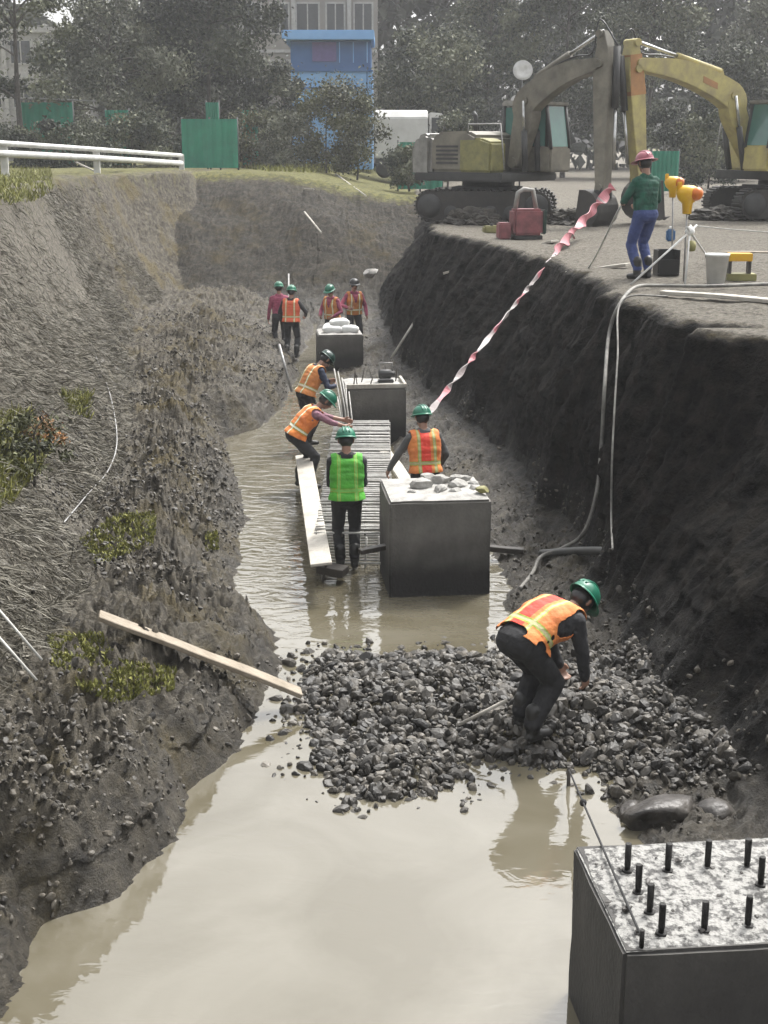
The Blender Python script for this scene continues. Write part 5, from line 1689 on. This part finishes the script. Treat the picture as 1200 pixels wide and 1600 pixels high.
SH = [(60, 57, 4.1, 6.2, 1.5, 'dark rounded shrub behind the left end of the guard rail', 'leaf_dark'),
      (130, 58, 4.1, 6.0, 1.6, 'dark shrub behind the middle guard rail post', 'leaf_dark'),
      (205, 60, 4.1, 6.4, 1.5, 'shrub behind the guard rail under the pale tree', 'leaf_mid'),
      (262, 62, 4.1, 6.0, 1.2, 'shrub left of the big green hoarding panel', 'leaf_mid'),
      (395, 64, 4.0, 6.6, 1.5, 'olive shrub right of the big green hoarding panel', 'leaf_shrub'),
      (455, 62, 4.0, 6.6, 1.4, 'pale shrub at the middle of the grass verge', 'leaf_pale'),
      (510, 62, 4.0, 7.5, 1.5, 'shrub on the verge in front of the blue building', 'leaf_shrub'),
      (558, 60, 4.0, 7.2, 1.3, 'olive shrub at the right end of the grass verge', 'leaf_shrub'),
      (535, 71, 4.0, 8.3, 1.9, 'tall loose shrub hiding the foot of the blue building', 'leaf_mid'),
      (640, 54, 3.7, 5.1, .9, 'low dark shrub in front of the green hoarding by the white truck', 'leaf_mid'),
      (700, 62, 3.6, 6.6, 1.2, 'shrub beside the cab of the white truck', 'leaf_mid'),
      (1040, 60, 3.6, 6.6, 1.5, 'dark shrub behind the man in green', 'leaf_dark'),
      (1110, 58, 3.6, 6.4, 1.4, 'mid green shrub under the arch of the yellow boom', 'leaf_mid'),
      (-15, 58, 4.1, 6.6, 1.5, 'dark shrub cut off by the left edge above the guard rail', 'leaf_mid')]
for i, a in enumerate(SH):
    tree(*a[:6], a[6], nleaf=4800, clumps=20, leaf=.17, crown0=.10, seed=300 + i, name='shrub', cat='shrub', group='shrubs beyond the trench', trunk_r=.05, spread=.42)
# bush on the left bank near the camera
pb = on(18, 720, 2.4)
bs = tree(18, pb.y, pb.z, pb.z + .62, .42, 'small olive bush with orange leaves on the left slope at the photo edge', 'leaf_shrub', nleaf=900, clumps=14, leaf=.07, crown0=.1, seed=501,
          name='bush', cat='bush', group=None, trunk_r=.02, spread=.4)
M['leaf_orange'] = leaf_mat('orange_leaves', (.36, .17, .06), (.15, .09, .04))
pb2 = on(28, 685, 2.6)
tree(28, pb2.y, pb2.z, pb2.z + .4, .3, 'small tuft of dry orange leaves above the olive bush on the left slope', 'leaf_orange', nleaf=420, clumps=10, leaf=.06, crown0=.1, seed=502,
     name='bush', cat='bush', group=None, trunk_r=.015, spread=.4)
# far wooded hillside as one mass
n = 60000
xx = RNG.uniform(-70, 75, n); yy = RNG.uniform(104, 118, n)
prof = np.interp(xx, [-70, -34, -24, -12, -4, 0, 12, 30, 45, 75], [14, 12, 10.5, 11, 14, 22, 24, 21, 20, 18])
zz = 3.5 + (prof + 2.2 * fbm(np.stack([xx * .22, yy * .1, xx * 0], 1), 3)) * RNG.uniform(0, 1, n) ** .75
cl_ = fbm(np.stack([xx * .35, yy * .2, zz * .35], 1), 3)
V, Fc, tn = leaf_cards(np.stack([xx, yy - 6 * (1 - (zz - 3) / 26) + cl_ * 2, zz], 1), RNG.uniform(.5, 1.25, n), np.clip(.5 + cl_ * .9 + RNG.normal(size=n) * .12, 0, 1))
M['leaf_far'] = leaf_mat('far_leaves', (.095, .10, .072), (.030, .032, .025))
tag(mesh_np('far_wood', V, Fc, M['leaf_far'], colour=tn), 'far wooded hillside behind the excavators and the buildings', 'wood', kind='stuff')

# ------------------------------------------------------------------ buildings and hoardings
def bx(px0, px1, py0, py1, Y):
    a, b = aty(px0, py1, Y), aty(px1, py0, Y)
    return a.x, b.x, a.z, b.z


def apartment(px0, px1, Y, z0, z1, depth, wall, label, cols, storeys, vary):
    x0 = (px0 - 600) / F * Y; x1 = (px1 - 600) / F * Y
    T = thing('apartment_building', label, 'building', ((x0 + x1) / 2, Y, z0))
    w = x1 - x0; h = z1 - z0
    MB().box((-w / 2, 0, 0), (w / 2, depth, h)).build('wall', wall, T)
    rf = MB().box((-w / 2 - .3, -.3, h), (w / 2 + .3, depth + .3, h + .35)).build('roof', 'pale_wall', T)
    sh_ = h / storeys; cw = w / cols
    for r_ in range(storeys):
        for c in range(cols):
            cx_ = -w / 2 + (c + .5) * cw; cz_ = sh_ * r_ + sh_ * .32
            ww, wh = cw * (.30 if (c + vary) % 3 else .38), sh_ * .5
            mb = MB()
            for lo, hi in (((cx_ - ww - .12, -.08, cz_ - .12), (cx_ - ww, .02, cz_ + wh + .12)), ((cx_ + ww, -.08, cz_ - .12), (cx_ + ww + .12, .02, cz_ + wh + .12)),
                           ((cx_ - ww, -.08, cz_ + wh), (cx_ + ww, .02, cz_ + wh + .12)), ((cx_ - ww, -.08, cz_ - .12), (cx_ + ww, .02, cz_)), ((cx_ - .04, -.06, cz_), (cx_ + .04, .02, cz_ + wh))):
                mb.box(lo, hi)
            f = mb.build('window', 'pale_wall', T)
            MB().box((cx_ - ww, -.03, cz_), (cx_ + ww, .01, cz_ + wh)).build('pane', 'window', f)
        if r_: MB().box((-w / 2, -.12, sh_ * r_ - .1), (w / 2, -.004, sh_ * r_ + .1)).build('string_course', 'pale_wall', T)
    for c in range(0, cols + 1, 2):
        xq = -w / 2 + c * cw
        MB().box((xq - .14, -.25, .4), (xq + .14, -.13, h - .1)).build('pilaster', 'pale_wall', T)
    return T


apartment(385, 590, 96, 4, 26, 10, 'beige_wall', 'beige apartment block rising out of the frame above the blue building', 5, 6, 1)
apartment(-60, 135, 92, 4, 12.2, 9, 'pale_wall', 'pale low building behind the lacy tree at the top left', 4, 3, 0)
# blue building
Yb = 82
x0, x1, z0, z1 = bx(447, 582, 60, 215, Yb)
T = thing('blue_building', 'bright blue building between the big dark tree and the round tree', 'building', ((x0 + x1) / 2, Yb, 3.8))
w = x1 - x0; zz = lambda py: aty(500, py, Yb).z - 3.8
MB().box((-w / 2 + .35, 0, 0), (w / 2, 6, zz(108))).build('lower_wall', 'blue_wall', T)
MB().box((-w / 2 + .35, .05, zz(108)), (w / 2 - .1, 6, zz(64))).build('upper_wall', 'blue_glass', T)
MB().box((-w / 2 + 1.6, -.03, zz(96)), (-w / 2 + 3.0, .04, zz(66))).build('violet_panel', 'purple', T)
MB().box((-w / 2 - .1, -.6, zz(63)), (w / 2 + .1, 6.2, zz(48)), 0, .03).build('roof_fascia', 'blue_wall', T)
MB().box((-w / 2 + .3, -.10, zz(112)), (w / 2 + .02, -.004, zz(106))).build('sill_band', 'blue_glass', T)
MB().box((-w / 2 + .9, -.14, zz(140)), (w / 2 - .9, -.006, zz(136))).build('lower_band', 'blue_glass', T)
for k in range(3):
    xk = -w / 2 + 3.15 + k * .8
    MB().box((xk, -.02, zz(98)), (xk + .06, .04, zz(66))).build('mullion', 'blue_wall', T)
MB().box((w / 2 - .35, -.05, zz(136)), (w / 2 - .30, .0 - .004, zz(110))).build('downpipe', 'blue_glass', T)


def hoarding(px0, px1, py0, py1, Y, label, posts=3, material='green_net'):
    x0, x1, z0, z1 = bx(px0, px1, py0, py1, Y)
    g = surf((x0 + x1) / 2, Y); z0 = min(z0, g + .1)
    T = thing('hoarding', label, 'hoarding', ((x0 + x1) / 2, Y, g), 0, 'green hoarding panels beyond the trench')
    w = x1 - x0; a, b = max(.02, z0 - g), z1 - g
    bm = bmesh.new(); bmesh.ops.create_grid(bm, x_segments=24, y_segments=6, size=.5)
    for v in bm.verts:
        u, t = v.co.x, v.co.y
        v.co = Vector((u * w, .03 * math.sin(u * 40), a + (t + .5) * (b - a)))
    r_ = bmesh.ops.extrude_face_region(bm, geom=bm.faces[:])
    for v in [e for e in r_['geom'] if isinstance(e, bmesh.types.BMVert)]: v.co.y += .03
    MB().bm(bm).build('panel', material, T)
    for k in range(posts):
        xk = -w / 2 + w * k / (posts - 1)
        MB().tube([(xk, .12, -.2), (xk, .12, b + .08)], .04, 8).build('post', 'dark_exc', T)
    return T


hoarding(285, 370, 186, 242, 57, 'big green hoarding panel below the darkest tree')
hoarding(322, 341, 160, 188, 58, 'small raised green panel above the big hoarding panel', 2)
hoarding(30, 112, 160, 192, 61, 'green hoarding panel at the left behind the guard rail')
hoarding(165, 200, 172, 194, 62, 'small green hoarding panel under the pale tree', 2)
hoarding(622, 692, 222, 246, 56, 'low green hoarding below the white truck')
hoarding(378, 402, 172, 192, 64.5, 'narrow green panel right of the big hoarding', 2)
hoarding(1018, 1062, 236, 262, 52, 'green hoarding behind the man in green', 2)
rod('overhead_cable', [aty(-30, 153, 64), aty(60, 154, 64), aty(150, 158, 64)], .035, 'pale_steel', 'pale horizontal pipe over the green hoarding at the left', 'pipe')

# white covered truck
Yt = 68
x0, x1, z0, z1 = bx(585, 697, 172, 240, Yt)
g = 3.6
T = thing('truck', 'white covered truck parked under the round tree', 'truck', ((x0 + x1) / 2, Yt, g))
w = x1 - x0; h = z1 - g
bm = bmesh.new(); bmesh.ops.create_grid(bm, x_segments=26, y_segments=16, size=.5)
mb = MB()
prof = [(-1.05, .95), (-1.08, h - .35), (-.8, h - .05), (0, h + .03), (.8, h - .05), (1.08, h - .35), (1.05, .95)]
bm.free()
mb.prism(prof, (-w * .12, 1.1, 0), Vector((0, 1, 0)), Vector((0, 0, 1)), Vector((1, 0, 0)), w * .74, 0, .04)
cg = mb.build('cargo_cover', 'tarp', T)
MB().box((-w * .49, .1, .72), (w * .25, 2.1, .93)).build('chassis', 'dark_exc', T)
mb = MB(); mb.prism([(w * .27, .6), (w * .5, .6), (w * .5, 1.35), (w * .46, h - .15), (w * .27, h - .1)], (0, 1.1, 0), Vector((1, 0, 0)), Vector((0, 0, 1)), Vector((0, 1, 0)), 2.0, 0, .05)
cb = mb.build('cab', 'white_paint', T)
MB().box((w * .30, .085, 1.4), (w * .42, .098, h - .35)).build('side_window', 'window', cb)
for xq in (-w * .36, -w * .2, w * .38):
    MB().lathe([(0, -.14), (.3, -.14), (.42, -.1), (.42, .1), (.3, .14), (0, .14)], 20, mx=Matrix.Translation((xq, .2, .42)) @ Matrix.Rotation(R(90), 4, 'X')).build('wheel', 'hat_black', T)

# lamp-like white dishes behind the digger
for (px, py, r_, lab) in [(816, 112, .42, 'round white dish on a pole left of the dusty boom'), (806, 160, .25, 'small pale dish below the round white dish')]:
    p = aty(px, py, 60)
    T = thing('dish', lab, 'dish', (p.x, p.y, 3.5)); hh = p.z - 3.5
    MB().tube([(0, 0, -.2), (0, 0, hh)], .035, 8).build('pole', 'dark_exc', T)
    MB().lathe([(0, .02), (r_ * .5, .05), (r_, .18), (r_, .2), (r_ * .5, .08), (0, .05)], 24, mx=Matrix.Translation((0, -.05, hh)) @ Matrix.Rotation(R(75), 4, 'X')).build('reflector', 'white_paint', T)

# ------------------------------------------------------------------ haze, sky, sun
mb = MB(); mb.box((-75, -4, -1.6), (80, 125, 32))
hz = mb.build('haze', 'white_plastic')
m = bpy.data.materials.new('haze'); m.use_nodes = True; nt = m.node_tree; nt.nodes.clear()
o = nt.nodes.new('ShaderNodeOutputMaterial'); v = nt.nodes.new('ShaderNodeVolumePrincipled')
v.inputs['Color'].default_value = (.93, .94, .95, 1); v.inputs['Density'].default_value = .0008; v.inputs['Anisotropy'].default_value = .2
nt.links.new(v.outputs[0], o.inputs['Volume'])
hz.data.materials.clear(); hz.data.materials.append(m)
tag(hz, kind='stuff', label='pale haze hanging over the whole site', cat='haze')

SUN_EL, SUN_AZ = R(58), R(38)           # azimuth from straight ahead towards the right
world = bpy.data.worlds.new('World'); sc.world = world; world.use_nodes = True
nt = world.node_tree; bg = nt.nodes['Background']
sky = nt.nodes.new('ShaderNodeTexSky'); sky.sky_type = 'NISHITA'; sky.sun_disc = False
sky.sun_elevation = SUN_EL; sky.sun_rotation = SUN_AZ; sky.air_density = 1.0; sky.dust_density = 6.0; sky.ozone_density = 1.0
hs = nt.nodes.new('ShaderNodeHueSaturation'); hs.inputs['Saturation'].default_value = .12
nt.links.new(sky.outputs['Color'], hs.inputs['Color']); nt.links.new(hs.outputs['Color'], bg.inputs['Color'])
bg.inputs['Strength'].default_value = .15
sd = bpy.data.lights.new('sun', 'SUN'); sd.energy = 1.25; sd.angle = R(10); sd.color = (1, .96, .90)
so = bpy.data.objects.new('sun', sd); COL.objects.link(so)
dirv = Vector((math.sin(SUN_AZ) * math.cos(SUN_EL), math.cos(SUN_AZ) * math.cos(SUN_EL), math.sin(SUN_EL)))
so.rotation_euler = dirv.to_track_quat('Z', 'Y').to_euler(); so.location = dirv * 40

sc.view_settings.view_transform = 'Standard'
sc.view_settings.look = 'None'
sc.view_settings.gamma = 1.0
sc.view_settings.exposure = 1.5
sc.cycles.volume_bounces = 0
sc.cycles.max_bounces = 6
sc.cycles.use_denoising = True
